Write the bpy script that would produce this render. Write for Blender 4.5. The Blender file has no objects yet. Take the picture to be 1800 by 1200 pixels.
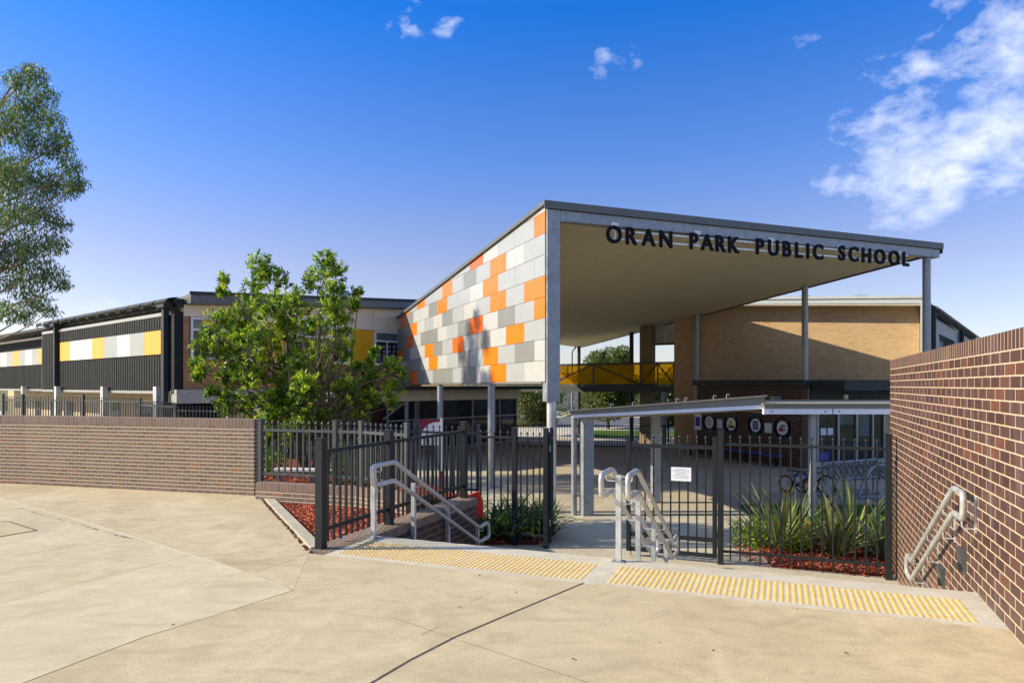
import bpy, bmesh, math, random
from mathutils import Vector, Matrix, noise as mnoise
R = math.radians
random.seed(7)
scene = bpy.context.scene
COL = scene.collection

# ------------------------------------------------------------------ measuring helpers (metres; camera eye 1.8 m above the upper pavement)
EYE = 1.8
LOW = -1.15                                   # lower plaza level
def at(x, y, Y):                              # survey point seen in the photograph at depth Y
    return Vector(((x-900)/1200*Y, Y, EYE-(y-677)/1200*Y))
def gnd(x, y, z=0.0):
    Y = (EYE-z)*1200/(y-677)
    return Vector(((x-900)/1200*Y, Y, z))
def SD(s, D, z=0.0):                          # stair frame: s along the stair edge, D away from the viewer
    return Vector((.9304*s+.3665*D, -.3665*s+.9304*D, z))
WB = Vector((4.04, 5.95, 0)); WD = Vector((.378, .926, 0)); WN = Vector((.926, -.378, 0))
def RW(t, off=0.0, z=0.0):                    # right brick wall frame (off = out of the wall face)
    v = WB+WD*t-WN*off; return Vector((v.x, v.y, z))

# ------------------------------------------------------------------ materials
def new_mat(name):
    m = bpy.data.materials.new(name); m.use_nodes = True
    nt = m.node_tree; b = nt.nodes['Principled BSDF']
    return m, nt, b
def L(nt, a, b): nt.links.new(a, b)
def ramp(nt, fac, stops):
    n = nt.nodes.new('ShaderNodeValToRGB'); e = n.color_ramp.elements
    while len(e) < len(stops): e.new(.5)
    for el, (p, c) in zip(e, stops):
        el.position = p; el.color = (c[0], c[1], c[2], 1) if not isinstance(c, (int, float)) else (c, c, c, 1)
    L(nt, fac, n.inputs['Fac']); return n.outputs['Color']
def nz(nt, scale, detail=4, rough=.55, vec=None, dist=0.0):
    n = nt.nodes.new('ShaderNodeTexNoise'); n.inputs['Scale'].default_value = scale
    n.inputs['Detail'].default_value = detail; n.inputs['Roughness'].default_value = rough
    n.inputs['Distortion'].default_value = dist
    if vec is not None: L(nt, vec, n.inputs['Vector'])
    return n.outputs['Fac']
def mixc(nt, fac, a, b, mode='MIX'):
    n = nt.nodes.new('ShaderNodeMix'); n.data_type = 'RGBA'; n.blend_type = mode
    for s, v in ((n.inputs['Factor'], fac), (n.inputs['A'], a), (n.inputs['B'], b)):
        pass
    sock = [i for i in n.inputs if i.type == 'RGBA']
    fs = [i for i in n.inputs if i.type == 'VALUE'][0]
    if isinstance(fac, (int, float)): fs.default_value = fac
    else: L(nt, fac, fs)
    for s, v in zip(sock, (a, b)):
        if isinstance(v, tuple): s.default_value = (v[0], v[1], v[2], 1)
        else: L(nt, v, s)
    return [o for o in n.outputs if o.type == 'RGBA'][0]
def bump(nt, b, h, strength=.3, dist=.01):
    n = nt.nodes.new('ShaderNodeBump'); n.inputs['Strength'].default_value = strength
    n.inputs['Distance'].default_value = dist; L(nt, h, n.inputs['Height']); L(nt, n.outputs['Normal'], b.inputs['Normal'])
def objco(nt): return nt.nodes.new('ShaderNodeTexCoord').outputs['Object']
def uvco(nt): return nt.nodes.new('ShaderNodeTexCoord').outputs['UV']
def mapped(nt, vec, scale=(1, 1, 1), rot=(0, 0, 0), loc=(0, 0, 0)):
    n = nt.nodes.new('ShaderNodeMapping'); n.inputs['Scale'].default_value = scale
    n.inputs['Rotation'].default_value = rot; n.inputs['Location'].default_value = loc
    L(nt, vec, n.inputs['Vector']); return n.outputs['Vector']

def plain(name, col, rough=.6, metal=0.0, var=.12, scale=6, spec=.5, coat=0):
    m, nt, b = new_mat(name); co = objco(nt)
    f = nz(nt, scale, 5, .6, co)
    lo = tuple(c*(1-var) for c in col); hi = tuple(min(1, c*(1+var)) for c in col)
    L(nt, ramp(nt, f, [(.3, lo), (.7, hi)]), b.inputs['Base Color'])
    b.inputs['Roughness'].default_value = rough; b.inputs['Metallic'].default_value = metal
    b.inputs['Specular IOR Level'].default_value = spec
    f2 = nz(nt, scale*9, 3, .6, co)
    L(nt, ramp(nt, f2, [(.25, max(0, rough-.1)), (.8, min(1, rough+.12))]), b.inputs['Roughness'])
    return m

def concrete(name, c0, c1, c2, streak=True, scale=1.0, grain=.35):
    m, nt, b = new_mat(name); co = objco(nt)
    big = nz(nt, .55*scale, 5, .62, co, .6)
    base = ramp(nt, big, [(.28, c0), (.5, c1), (.74, c2)])
    med = nz(nt, 3.2*scale, 6, .65, co, 1.0)
    base = mixc(nt, ramp(nt, med, [(.35, 0.0), (.75, .48)]), base, tuple(c*.74 for c in c0))
    if streak:
        st = nz(nt, 1.0, 5, .6, mapped(nt, co, (1.2, 9, 1), (0, 0, R(22))), .4)
        base = mixc(nt, ramp(nt, st, [(.42, 0.0), (.78, .22)]), base, tuple(c*.78 for c in c0))
    hue = nz(nt, .33*scale, 4, .6, co, .9)
    base = mixc(nt, ramp(nt, hue, [(.38, 0.0), (.66, .55)]), base, (c1[0]*1.02, c1[1]*1.03, c1[2]*1.16))
    blot = nz(nt, 1.5*scale, 7, .7, mapped(nt, co, (1, 1.8, 1), (0, 0, R(-30))), 1.6)
    base = mixc(nt, ramp(nt, blot, [(.47, 0.0), (.57, .20), (.74, .55)]), base, tuple(c*.66 for c in c0))
    wash = nz(nt, .9*scale, 6, .7, mapped(nt, co, (1.4, 1, 1), (0, 0, R(50))), 1.2)
    base = mixc(nt, ramp(nt, wash, [(.52, 0.0), (.70, .42)]), base, tuple(min(1, c*1.16) for c in c2))
    br = nz(nt, 1.0, 3, .6, mapped(nt, co, (5, 120, 1), (0, 0, R(20))))
    base = mixc(nt, ramp(nt, br, [(.4, 0.0), (.75, .16)]), base, tuple(c*.62 for c in c0))
    fine = nz(nt, 70, 3, .7, co)
    base = mixc(nt, ramp(nt, fine, [(.42, 0.0), (.72, grain)]), base, tuple(c*.55 for c in c0))
    spots = nz(nt, 22, 2, .5, co)
    base = mixc(nt, ramp(nt, spots, [(.66, 0.0), (.74, .28)]), base, tuple(c*.5 for c in c0))
    L(nt, base, b.inputs['Base Color']); b.inputs['Roughness'].default_value = .85
    b.inputs['Specular IOR Level'].default_value = .25
    bump(nt, b, fine, .25, .004)
    return m

def brick(name, c1, c2, c3, mortar, bw=.26, rh=.093, ms=.0085, rough=.75, swap=False, pale_streak=None, gloss=False, head=None):
    m, nt, b = new_mat(name); uv = uvco(nt)
    v = mapped(nt, uv, rot=(0, 0, R(90)), loc=(20, 0, 0)) if swap else uv
    t = nt.nodes.new('ShaderNodeTexBrick'); L(nt, v, t.inputs['Vector'])
    t.inputs['Scale'].default_value = 1; t.inputs['Brick Width'].default_value = bw
    t.inputs['Row Height'].default_value = rh; t.inputs['Mortar Size'].default_value = ms
    t.inputs['Mortar Smooth'].default_value = .15
    t.inputs['Color1'].default_value = (0, 0, 0, 1); t.inputs['Color2'].default_value = (1, 1, 1, 1)
    t.inputs['Mortar'].default_value = (.5, .5, .5, 1); t.inputs['Bias'].default_value = 0
    if swap: t.offset = 0.0
    bc = ramp(nt, t.outputs['Color'], [(0.0, c1), (.55, c2), (.86, c2), (1.0, c3)])
    co = objco(nt)
    n1 = nz(nt, 14, 5, .6, co); bc = mixc(nt, ramp(nt, n1, [(.35, 0.0), (.8, .35)]), bc, tuple(c*.6 for c in c1))
    n2 = nz(nt, .7, 3, .6, co); bc = mixc(nt, ramp(nt, n2, [(.42, 0.0), (.75, .3)]), bc, tuple(min(1, c*1.35) for c in c2))
    if pale_streak:                                        # paler vertical streaks over the whole brick face
        n3 = nz(nt, 1.0, 5, .65, mapped(nt, co, (5, 5, 1.3))); bc = mixc(nt, ramp(nt, n3, [(.52, 0.0), (.8, .4)]), bc, pale_streak)
    mo = mixc(nt, ramp(nt, nz(nt, 5, 4, .6, co), [(.35, 0.0), (.8, .45)]), mortar, tuple(c*.72 for c in mortar))
    if head:                                         # darker head joints, paler bed joints
        sp = nt.nodes.new('ShaderNodeSeparateXYZ'); L(nt, uv, sp.inputs[0])
        a1 = nt.nodes.new('ShaderNodeMath'); a1.operation = 'DIVIDE'; L(nt, sp.outputs[1], a1.inputs[0]); a1.inputs[1].default_value = rh
        a2 = nt.nodes.new('ShaderNodeMath'); a2.operation = 'FRACT'; L(nt, a1.outputs[0], a2.inputs[0])
        k = ms/rh
        bed = ramp(nt, a2.outputs[0], [(0, 1.0), (k*1.1, 1.0), (k*1.5, 0.0), (1-k*1.5, 0.0), (1-k*1.1, 1.0), (1, 1.0)])
        mo = mixc(nt, bed, head, mo)
    col = mixc(nt, t.outputs['Fac'], bc, mo)
    L(nt, col, b.inputs['Base Color']); b.inputs['Roughness'].default_value = rough
    b.inputs['Specular IOR Level'].default_value = .45 if gloss else .25
    inv = nt.nodes.new('ShaderNodeMath'); inv.operation = 'MULTIPLY_ADD'
    inv.inputs[1].default_value = -1.0; L(nt, t.outputs['Fac'], inv.inputs[0])
    L(nt, ramp(nt, nz(nt, 60, 3, .6, co), [(0, .75), (1, 1.15)]), inv.inputs[2])
    bump(nt, b, inv.outputs[0], .55, .008)
    return m

def corrugated(name, col, pitch=.19, rough=.5, depth=.02, metal=0.0, spec=.2, var=.22):
    m, nt, b = new_mat(name); b.inputs['Specular IOR Level'].default_value = spec; uv = uvco(nt)
    w = nt.nodes.new('ShaderNodeTexWave'); w.wave_type = 'BANDS'; w.bands_direction = 'X'
    w.inputs['Scale'].default_value = .3142/pitch; L(nt, uv, w.inputs['Vector'])
    f = nz(nt, 1.6, 5, .65, objco(nt), .5)
    base = ramp(nt, f, [(.3, tuple(c*(1-var) for c in col)), (.72, tuple(min(1, c*(1+var)) for c in col))])
    L(nt, base, b.inputs['Base Color'])
    b.inputs['Roughness'].default_value = rough; b.inputs['Metallic'].default_value = metal
    r2 = ramp(nt, w.outputs['Fac'], [(.15, 0.0), (.35, 1.0), (.65, 1.0), (.85, 0.0)])
    bump(nt, b, r2, .8, depth); return m

def leafm(name, col, trans=.35, rough=.45, spec=.4):
    m, nt, b = new_mat(name)
    f = nz(nt, 2.2, 4, .6, objco(nt))
    c = ramp(nt, f, [(.3, tuple(x*.72 for x in col)), (.7, tuple(min(1, x*1.25) for x in col))])
    L(nt, c, b.inputs['Base Color']); b.inputs['Roughness'].default_value = rough
    b.inputs['Specular IOR Level'].default_value = spec
    tr = nt.nodes.new('ShaderNodeBsdfTranslucent'); L(nt, c, tr.inputs['Color'])
    mx = nt.nodes.new('ShaderNodeMixShader'); mx.inputs[0].default_value = trans
    L(nt, b.outputs[0], mx.inputs[1]); L(nt, tr.outputs[0], mx.inputs[2])
    L(nt, mx.outputs[0], nt.nodes['Material Output'].inputs['Surface']); return m

def galv(name, col=(.42, .47, .50), rough=.45):
    m, nt, b = new_mat(name); co = objco(nt)
    v = nt.nodes.new('ShaderNodeTexVoronoi'); v.inputs['Scale'].default_value = 28; L(nt, co, v.inputs['Vector'])
    f = nz(nt, 3, 6, .65, co, .8)
    c = ramp(nt, f, [(.25, tuple(x*.72 for x in col)), (.5, col), (.78, tuple(min(1, x*1.3) for x in col))])
    c = mixc(nt, .16, c, v.outputs['Color'], 'OVERLAY')
    hs = nt.nodes.new('ShaderNodeHueSaturation'); hs.inputs['Saturation'].default_value = .55; L(nt, c, hs.inputs['Color'])
    L(nt, hs.outputs[0], b.inputs['Base Color']); b.inputs['Metallic'].default_value = .45
    L(nt, ramp(nt, f, [(.2, rough-.12), (.8, rough+.15)]), b.inputs['Roughness']); return m

def glass_dark(name, col=(.02, .028, .032), rough=.06):
    m, nt, b = new_mat(name)
    L(nt, ramp(nt, nz(nt, 1.1, 3, .5, objco(nt)), [(.35, tuple(c*.6 for c in col)), (.7, tuple(c*1.6 for c in col))]), b.inputs['Base Color'])
    b.inputs['Roughness'].default_value = rough; b.inputs['Specular IOR Level'].default_value = .6; return m

M = {}
M['conc'] = concrete('coarse_concrete', (.46, .365, .22), (.595, .48, .292), (.68, .56, .36), True, 1.0, .60)
M['conc_a'] = concrete('pale_slab_concrete', (.53, .43, .275), (.61, .505, .33), (.665, .56, .38), True, .9, .30)
M['conc_c'] = concrete('stained_slab_concrete', (.42, .33, .195), (.58, .465, .285), (.67, .555, .365), True, .8, .35)
M['conc_d'] = concrete('old_slab_concrete', (.49, .40, .25), (.59, .485, .31), (.65, .545, .37), True, 1.1, .35)
M['strip'] = concrete('edge_concrete', (.50, .435, .32), (.58, .51, .385), (.63, .565, .44), False, 1.6)
M['plaza'] = concrete('plaza_concrete', (.44, .37, .265), (.52, .445, .32), (.59, .51, .375), True, .7)
M['kerb'] = concrete('kerb_concrete', (.40, .355, .26), (.47, .42, .315), (.53, .48, .37), False, 2)
M['joint'] = plain('joint_filler', (.075, .062, .048), .9, var=.5, scale=25)
M['sealant'] = plain('pale_sealant', (.56, .475, .35), .85, var=.3, scale=18)
M['asphalt'] = plain('asphalt', (.10, .10, .105), .9, var=.3, scale=3)
M['path'] = plain('far_path', (.52, .46, .40), .9, var=.15, scale=2)
M['grass'] = plain('lawn_grass', (.075, .135, .028), .95, var=.5, scale=9, spec=.1)
M['earth'] = plain('open_ground', (.16, .17, .07), .95, var=.45, scale=.3, spec=.1)
M['soil'] = plain('bark_base', (.17, .042, .022), .95, var=.55, scale=30, spec=.1)
for i, c in enumerate([(.50, .095, .038), (.34, .062, .028), (.62, .22, .12), (.13, .034, .02)]):
    M['chip%d' % i] = plain('bark_chip_%d' % i, c, .9, var=.3, scale=40, spec=.15)
M['brickR'] = brick('plum_brick', (.060, .030, .026), (.100, .047, .038), (.18, .066, .036), (.63, .48, .32), .262, .0935, .0062, .42, pale_streak=(.27, .23, .235), gloss=True)
M['brickRs'] = brick('plum_brick_soldier', (.060, .031, .027), (.098, .048, .040), (.14, .058, .038), (.54, .41, .28), 50, .0935, .0065, .5, swap=True, pale_streak=(.26, .22, .21), gloss=True)
M['brickL'] = brick('brown_brick', (.165, .115, .092), (.22, .16, .128), (.31, .15, .09), (.68, .56, .36), .168, .0635, .0060, .8, head=(.33, .26, .19))
M['brickLs'] = brick('brown_brick_soldier', (.165, .115, .092), (.22, .16, .13), (.27, .14, .09), (.36, .28, .19), 50, .062, .004, .8, swap=True)
M['brickS'] = brick('shaded_stair_brick', (.065, .042, .034), (.09, .058, .047), (.12, .062, .042), (.24, .18, .105), .262, .0935, .0085, .8)  # plum brown brick, its colour darkened further for this wall's shade
M['brickT'] = brick('tan_brick', (.49, .305, .145), (.56, .36, .18), (.45, .25, .115), (.58, .43, .255), .262, .0935, .009, .85)
M['brickO'] = brick('orange_tan_brick', (.36, .175, .075), (.42, .21, .095), (.33, .15, .06), (.42, .27, .15), .262, .0935, .009, .85)
M['brickA'] = brick('annex_brick', (.040, .018, .016), (.065, .027, .022), (.11, .042, .025), (.27, .19, .125), .262, .0935, .009, .7)
M['galv'] = galv('galvanised_steel', (.27, .315, .35))
M['galv_light'] = galv('pale_galvanised_steel', (.60, .63, .64), .38)
M['rail'] = galv('handrail_steel', (.56, .55, .51), .36)
M['blackp'] = plain('charcoal_powder_coat', (.019, .022, .025), .42, var=.15, scale=12, spec=.3)
M['greyp'] = plain('grey_powder_coat', (.06, .066, .066), .42, var=.2, scale=10)
M['char'] = corrugated('charcoal_cladding', (.016, .020, .021), .20, .6, .003)
M['bluegrey'] = corrugated('blue_grey_cladding', (.20, .26, .31), .20, .45, .02)
M['darktrim'] = plain('dark_grey_trim', (.034, .040, .042), .6, var=.2, spec=.3)
M['fascia'] = plain('grey_fascia', (.115, .125, .125), .45, var=.15)
M['lfascia'] = plain('pale_sage_fascia', (.50, .51, .45), .5, var=.08)
M['cream'] = plain('cream_cladding', (.80, .71, .52), .7, var=.07, scale=2)
M['creamdk'] = plain('buff_wall', (.52, .42, .26), .75, var=.1, scale=2)
M['soffit'] = corrugated('buff_soffit', (.77, .66, .44), .15, .6, .012, var=.05)
M['awn'] = plain('stone_awning_metal', (.25, .24, .185), .55, var=.1, scale=3)
M['awnw'] = plain('pale_awning_edge', (.90, .91, .90), .4, var=.05)
M['white'] = plain('white_paint', (.78, .78, .76), .4, var=.05)
M['paper'] = plain('white_paper', (.84, .84, .84), .8, var=.03)
M['ink'] = plain('grey_print', (.35, .35, .38), .8)
M['pw'] = plain('panel_warm_white', (.46, .45, .42), .35, var=.04, scale=2)
M['fw'] = plain('low_sun_panel_white', (.62, .61, .58), .4, var=.04, scale=2)  # panel white made brighter to offset weaker sun on these faces
M['cut'] = plain('saw_cut_brown', (.28, .22, .145), .9, var=.5, scale=9)  # even brown tone of the thin pavement cut lines
M['pl'] = plain('panel_light_grey', (.36, .37, .36), .35, var=.04, scale=2)
M['pg'] = plain('panel_mid_grey', (.235, .235, .215), .35, var=.05, scale=2)
M['po'] = plain('panel_orange', (.80, .19, .006), .35, var=.06, scale=2)
M['por'] = plain('panel_red_orange', (.76, .14, .012), .35, var=.06, scale=2)
M['yel'] = plain('panel_yellow', (.70, .40, .012), .35, var=.06, scale=2)
M['letter'] = plain('navy_letter_paint', (.006, .008, .013), .7, var=.15, spec=.15)
M['glass'] = glass_dark('dark_window_glass')
M['glassb'] = glass_dark('bluish_window_glass', (.10, .15, .17), .05)  # bluish base colour stands in for reflections
M['pink'] = plain('pink_reflection_paint', (.60, .20, .17), .5)  # solid pink used for a reflection in the transom glass
M['alu'] = plain('aluminium_frame', (.38, .38, .36), .4, .5, var=.1)
M['tact'] = plain('yellow_tactile_stud', (.74, .44, .075), .5, var=.2, scale=14)
M['tactw'] = plain('worn_tactile_stud', (.70, .47, .15), .55, var=.15, scale=14)
M['tan'] = plain('tan_render', (.28, .215, .135), .8, var=.1, scale=2)
M['slab'] = concrete('slab_concrete', (.36, .34, .30), (.44, .42, .37), (.50, .48, .43), False, 1.5)
M['bench'] = plain('blue_bench_paint', (.022, .07, .30), .45)
M['bin'] = plain('green_bin_plastic', (.014, .03, .024), .5)
M['red'] = plain('red_plastic', (.68, .045, .025), .4)
M['maroon'] = plain('maroon_paint', (.22, .02, .04), .45)
M['tyre'] = plain('tyre_rubber', (.014, .014, .015), .75)
M['bikeblue'] = plain('blue_bike_paint', (.025, .07, .33), .25)
M['bikeblack'] = plain('black_bike_paint', (.02, .02, .024), .3)
M['bikeorange'] = plain('orange_rim', (.75, .25, .03), .35)
M['teal'] = plain('teal_scooter_paint', (.05, .30, .30), .35)
M['pinkp'] = plain('pink_grip', (.75, .16, .30), .4)
M['blackd'] = plain('medallion_black', (.008, .008, .009), .8, spec=.1)
M['mgreen'] = plain('medallion_green', (.18, .30, .10), .5)
M['myellow'] = plain('medallion_yellow', (.62, .55, .03), .5)
M['mteal'] = plain('medallion_teal', (.04, .20, .24), .5)
M['mblue'] = plain('medallion_blue', (.025, .05, .32), .5)
M['mred'] = plain('medallion_red', (.40, .035, .03), .5)
M['mgrey'] = plain('medallion_grey', (.22, .24, .23), .5)
M['bark'] = plain('tree_bark', (.16, .11, .075), .9, var=.4, scale=14, spec=.15)
M['gumbark'] = plain('gum_bark', (.34, .25, .19), .8, var=.35, scale=5, spec=.2)
M['roofbrown'] = plain('brown_roof_tiles', (.28, .15, .06), .85, var=.2)
M['housew'] = plain('house_wall', (.55, .47, .36), .85, var=.1)
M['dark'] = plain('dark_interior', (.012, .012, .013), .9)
M['plastic'] = plain('blue_tape', (.02, .20, .60), .5)
M['lamp'] = plain('opal_globe', (.80, .80, .78), .25, var=.03)
M['lf_bush'] = [leafm('bush_leaf_dark', (.060, .135, .014), .36, .36), leafm('bush_leaf_mid', (.18, .32, .02), .5, .36), leafm('bush_leaf_sunlit_tip', (.50, .63, .035), .52, .4)]
M['lf_gum'] = [leafm('gum_leaf_dark', (.075, .14, .036), .4, .42), leafm('gum_leaf_mid', (.15, .235, .055), .45, .42), leafm('gum_leaf_tip', (.31, .34, .09), .45, .42)]
M['lf_far'] = [leafm('far_leaf_dark', (.06, .10, .022), .38), leafm('far_leaf_mid', (.14, .185, .04), .42), leafm('far_leaf_light', (.28, .29, .07), .42)]
M['lf_strap'] = [leafm('strap_leaf_dark', (.05, .12, .02), .32, .35), leafm('strap_leaf_mid', (.11, .23, .035), .38, .35), leafm('strap_leaf_light', (.24, .38, .06), .42, .35)]
M['lf_flax'] = [leafm('flax_leaf_green', (.11, .15, .045), .3, .4), leafm('flax_leaf_grey', (.16, .18, .085), .3, .4), leafm('flax_leaf_straw', (.46, .38, .16), .3, .5), leafm('flax_leaf_edge', (.30, .34, .08), .3, .4)]
M['lf_lime'] = [leafm('shrub_leaf_lime', (.34, .46, .03), .5), leafm('shrub_leaf_green', (.11, .21, .025), .4), leafm('shrub_leaf_deep', (.05, .11, .016), .35)]

def translucent_panel():
    m, nt, b = new_mat('amber_mesh_panel')
    nt.nodes.remove(b); out = nt.nodes['Material Output']
    d = nt.nodes.new('ShaderNodeBsdfDiffuse'); d.inputs['Color'].default_value = (.70, .43, .02, 1)
    t = nt.nodes.new('ShaderNodeBsdfTranslucent'); t.inputs['Color'].default_value = (.85, .54, .02, 1)
    p = nt.nodes.new('ShaderNodeBsdfTransparent'); p.inputs['Color'].default_value = (.98, .72, .16, 1)
    a = nt.nodes.new('ShaderNodeMixShader'); a.inputs[0].default_value = .5; L(nt, d.outputs[0], a.inputs[1]); L(nt, t.outputs[0], a.inputs[2])
    c = nt.nodes.new('ShaderNodeMixShader'); c.inputs[0].default_value = .62; L(nt, a.outputs[0], c.inputs[1]); L(nt, p.outputs[0], c.inputs[2])
    L(nt, c.outputs[0], out.inputs['Surface']); return m
M['amber'] = translucent_panel()

# ------------------------------------------------------------------ mesh helpers
ROOT = {}
class MB:
    def __init__(self): self.bm = bmesh.new(); self.mi = 0
    def face(self, vs):
        try:
            f = self.bm.faces.new(vs); f.material_index = self.mi; return f
        except ValueError: return None
    def v(self, p): return self.bm.verts.new(Vector(p))
    def quad(self, pts): self.face([self.v(p) for p in pts])
    def hexa(self, b, t):                                   # matching bottom and top rings
        B = [self.v(p) for p in b]; T = [self.v(p) for p in t]; n = len(b)
        self.face(B[::-1]); self.face(T)
        for i in range(n): self.face([B[i], B[(i+1) % n], T[(i+1) % n], T[i]])
    def prism(self, poly, z0, z1): self.hexa([(p[0], p[1], z0) for p in poly], [(p[0], p[1], z1) for p in poly])
    def box(self, c, size, rz=0):
        x, y, z = (k/2 for k in size); ca, sa = math.cos(rz), math.sin(rz)
        r = [(c[0]+a*ca-b*sa, c[1]+a*sa+b*ca) for a, b in ((-x, -y), (x, -y), (x, y), (-x, y))]
        self.prism(r, c[2]-z, c[2]+z)
    def bar(self, p, q, w, h):
        p, q = Vector(p), Vector(q); d = (q-p).normalized()
        s = d.cross(Vector((0, 0, 1)));
        if s.length < 1e-4: s = Vector((1, 0, 0))
        s.normalize(); u = s.cross(d).normalized(); s = s*w/2; u = u*h/2
        self.hexa([p-s-u, p+s-u, p+s+u, p-s+u][::-1], [q-s-u, q+s-u, q+s+u, q-s+u][::-1])
    def tube(self, pts, r, seg=10):
        pts = [Vector(p) for p in pts]; rr = r if isinstance(r, (list, tuple)) else [r]*len(pts)
        rings = []; d0 = (pts[1]-pts[0]).normalized()
        ref = Vector((0, 0, 1)) if abs(d0.z) < .9 else Vector((1, 0, 0)); a = d0.cross(ref).normalized()
        for i, p in enumerate(pts):
            if i == 0: d = d0
            elif i == len(pts)-1: d = (pts[i]-pts[i-1]).normalized()
            else: d = ((pts[i+1]-pts[i]).normalized()+(pts[i]-pts[i-1]).normalized()).normalized()
            a = (a-d*a.dot(d)).normalized(); b = d.cross(a)
            rings.append([self.v(p+(a*math.cos(2*math.pi*k/seg)+b*math.sin(2*math.pi*k/seg))*rr[i]) for k in range(seg)])
        for A, B in zip(rings, rings[1:]):
            for k in range(seg): self.face([A[k], A[(k+1) % seg], B[(k+1) % seg], B[k]])
        self.face(rings[0][::-1]); self.face(rings[-1])
    def lathe(self, c, prof, seg=12):
        rings = []
        for r, z in prof:
            rings.append([self.v((c[0]+max(r, 1e-4)*math.cos(2*math.pi*k/seg), c[1]+max(r, 1e-4)*math.sin(2*math.pi*k/seg), c[2]+z)) for k in range(seg)])
        for A, B in zip(rings, rings[1:]):
            for k in range(seg): self.face([A[k], A[(k+1) % seg], B[(k+1) % seg], B[k]])
        self.face(rings[0][::-1]); self.face(rings[-1])
    def wall(self, p0, p1, zb, zt, th):                       # back = left of p0->p1; zb, zt may be pairs
        zb = zb if isinstance(zb, tuple) else (zb, zb); zt = zt if isinstance(zt, tuple) else (zt, zt)
        d = Vector((p1[0]-p0[0], p1[1]-p0[1], 0)).normalized(); n = Vector((-d.y, d.x, 0))*th
        a, b = Vector((p0[0], p0[1], 0)), Vector((p1[0], p1[1], 0))
        z = lambda v, h: Vector((v.x, v.y, h))
        self.hexa([z(a, zb[0]), z(b, zb[1]), z(b+n, zb[1]), z(a+n, zb[0])], [z(a, zt[0]), z(b, zt[1]), z(b+n, zt[1]), z(a+n, zt[0])])
    def build(self, name, mats, parent=None, bevel=0, smooth=False, origin=None):
        bm = self.bm
        bmesh.ops.recalc_face_normals(bm, faces=bm.faces)
        if bevel: bmesh.ops.bevel(bm, geom=list(bm.edges), offset=bevel, segments=2, affect='EDGES', profile=.7)
        uv = bm.loops.layers.uv.new('UVMap')
        for f in bm.faces:
            n = f.normal
            if abs(n.z) > .75:
                for l in f.loops: l[uv].uv = (l.vert.co.x, l.vert.co.y)
            else:
                t = Vector((-n.y, n.x, 0)).normalized()
                for l in f.loops: l[uv].uv = (l.vert.co.dot(t), l.vert.co.z)
            f.smooth = smooth
        if parent is not None: o = ROOT[parent.name]
        else: o = Vector(origin) if origin is not None else Vector((0, 0, 0))
        bmesh.ops.translate(bm, verts=bm.verts, vec=-o)
        me = bpy.data.meshes.new(name); bm.to_mesh(me); bm.free()
        for m in (mats if isinstance(mats, list) else [mats]): me.materials.append(m)
        ob = bpy.data.objects.new(name, me); COL.objects.link(ob)
        if parent is not None: ob.parent = parent
        else: ob.location = o
        ROOT[ob.name] = o
        if smooth: smooth_by_angle(me)
        return ob
def smooth_by_angle(me, ang=R(40)):
    bm = bmesh.new(); bm.from_mesh(me)
    for e in bm.edges:
        if len(e.link_faces) == 2 and e.calc_face_angle(0) > ang: e.smooth = False
    bm.to_mesh(me); bm.free()

def thing(name, label, cat, loc, group=None):
    o = bpy.data.objects.new(name, None); COL.objects.link(o); o.location = Vector(loc); o.empty_display_size = .2
    o['label'] = label; o['category'] = cat
    if group: o['group'] = group
    ROOT[o.name] = Vector(loc); return o
def tag(o, label, cat, group=None, kind=None):
    o['label'] = label; o['category'] = cat
    if group: o['group'] = group
    if kind: o['kind'] = kind
    return o
def struct(o, kind='structure', label=None, cat=None):
    o['kind'] = kind
    o['label'] = label or o.name.replace('_', ' '); o['category'] = cat or 'ground'
    return o
def part(name, mat, parent, fn, **kw):
    mb = MB(); fn(mb); return mb.build(name, mat, parent, **kw)
def place(name, mesh, parent, loc, rz=0):                      # another part sharing mesh data
    o = bpy.data.objects.new(name, mesh); COL.objects.link(o); o.parent = parent
    o.location = Vector(loc)-ROOT[parent.name]; o.rotation_euler = (0, 0, rz); ROOT[o.name] = Vector(loc); return o
# ================================================================== SETTING: ground, pavements, stairs
A0, B0 = SD(-4.52, 7.0), SD(1.584, 7.0)
K1, K2 = gnd(458, 871), gnd(546, 966)
mb = MB(); mb.quad([(-600, -200, -1.20), (600, -200, -1.20), (600, 1200, -1.20), (-600, 1200, -1.20)])
struct(mb.build('ground', M['earth']))
mb = MB(); mb.prism([(-30, 5), (25, 5), (25, 38), (-30, 38)], -1.9, LOW)
struct(mb.build('plaza', M['plaza'], bevel=0), cat='pavement')
CW = SD(-4.86, 6.1)                               # front corner of the stair side wall
LW0, LW1, LW2 = Vector((-4.20, 11.12, 0)), Vector((-8.85, 12.40, 0)), Vector((-22, 15.5, 0))
mb = MB()
pav = [(-40, -14), (34, -14), (34, 5.95), (B0.x, B0.y), tuple(SD(1.584, 6.02).xy), tuple(SD(-4.52, 6.02).xy), tuple(SD(-4.86, 6.02).xy), tuple(K2.xy), tuple((K1+Vector((-.02, 0, 0))).xy), tuple((LW0+Vector((-.05, .1, 0))).xy), tuple((LW1+Vector((0, .1, 0))).xy), (-22, 15.6), (-40, 15.6)]
mb.prism(pav, -2.0, 0.0)
struct(mb.build('upper_pavement', M['conc']), cat='pavement')
def sheet(name, mat, pts, z=.0012):
    mb = MB(); mb.face([mb.v(gnd(x, y)+Vector((0, 0, z))) for x, y in pts]); return struct(mb.build(name, mat), cat='pavement')
sheet('stained_slab', M['conc_c'], [(448, 872.5), (545, 967), (516, 1037), (440, 1008), (222, 940), (58, 892), (-30, 868), (-120, 851.5), (-10, 852.5), (53, 852.5), (240, 863)])
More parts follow.
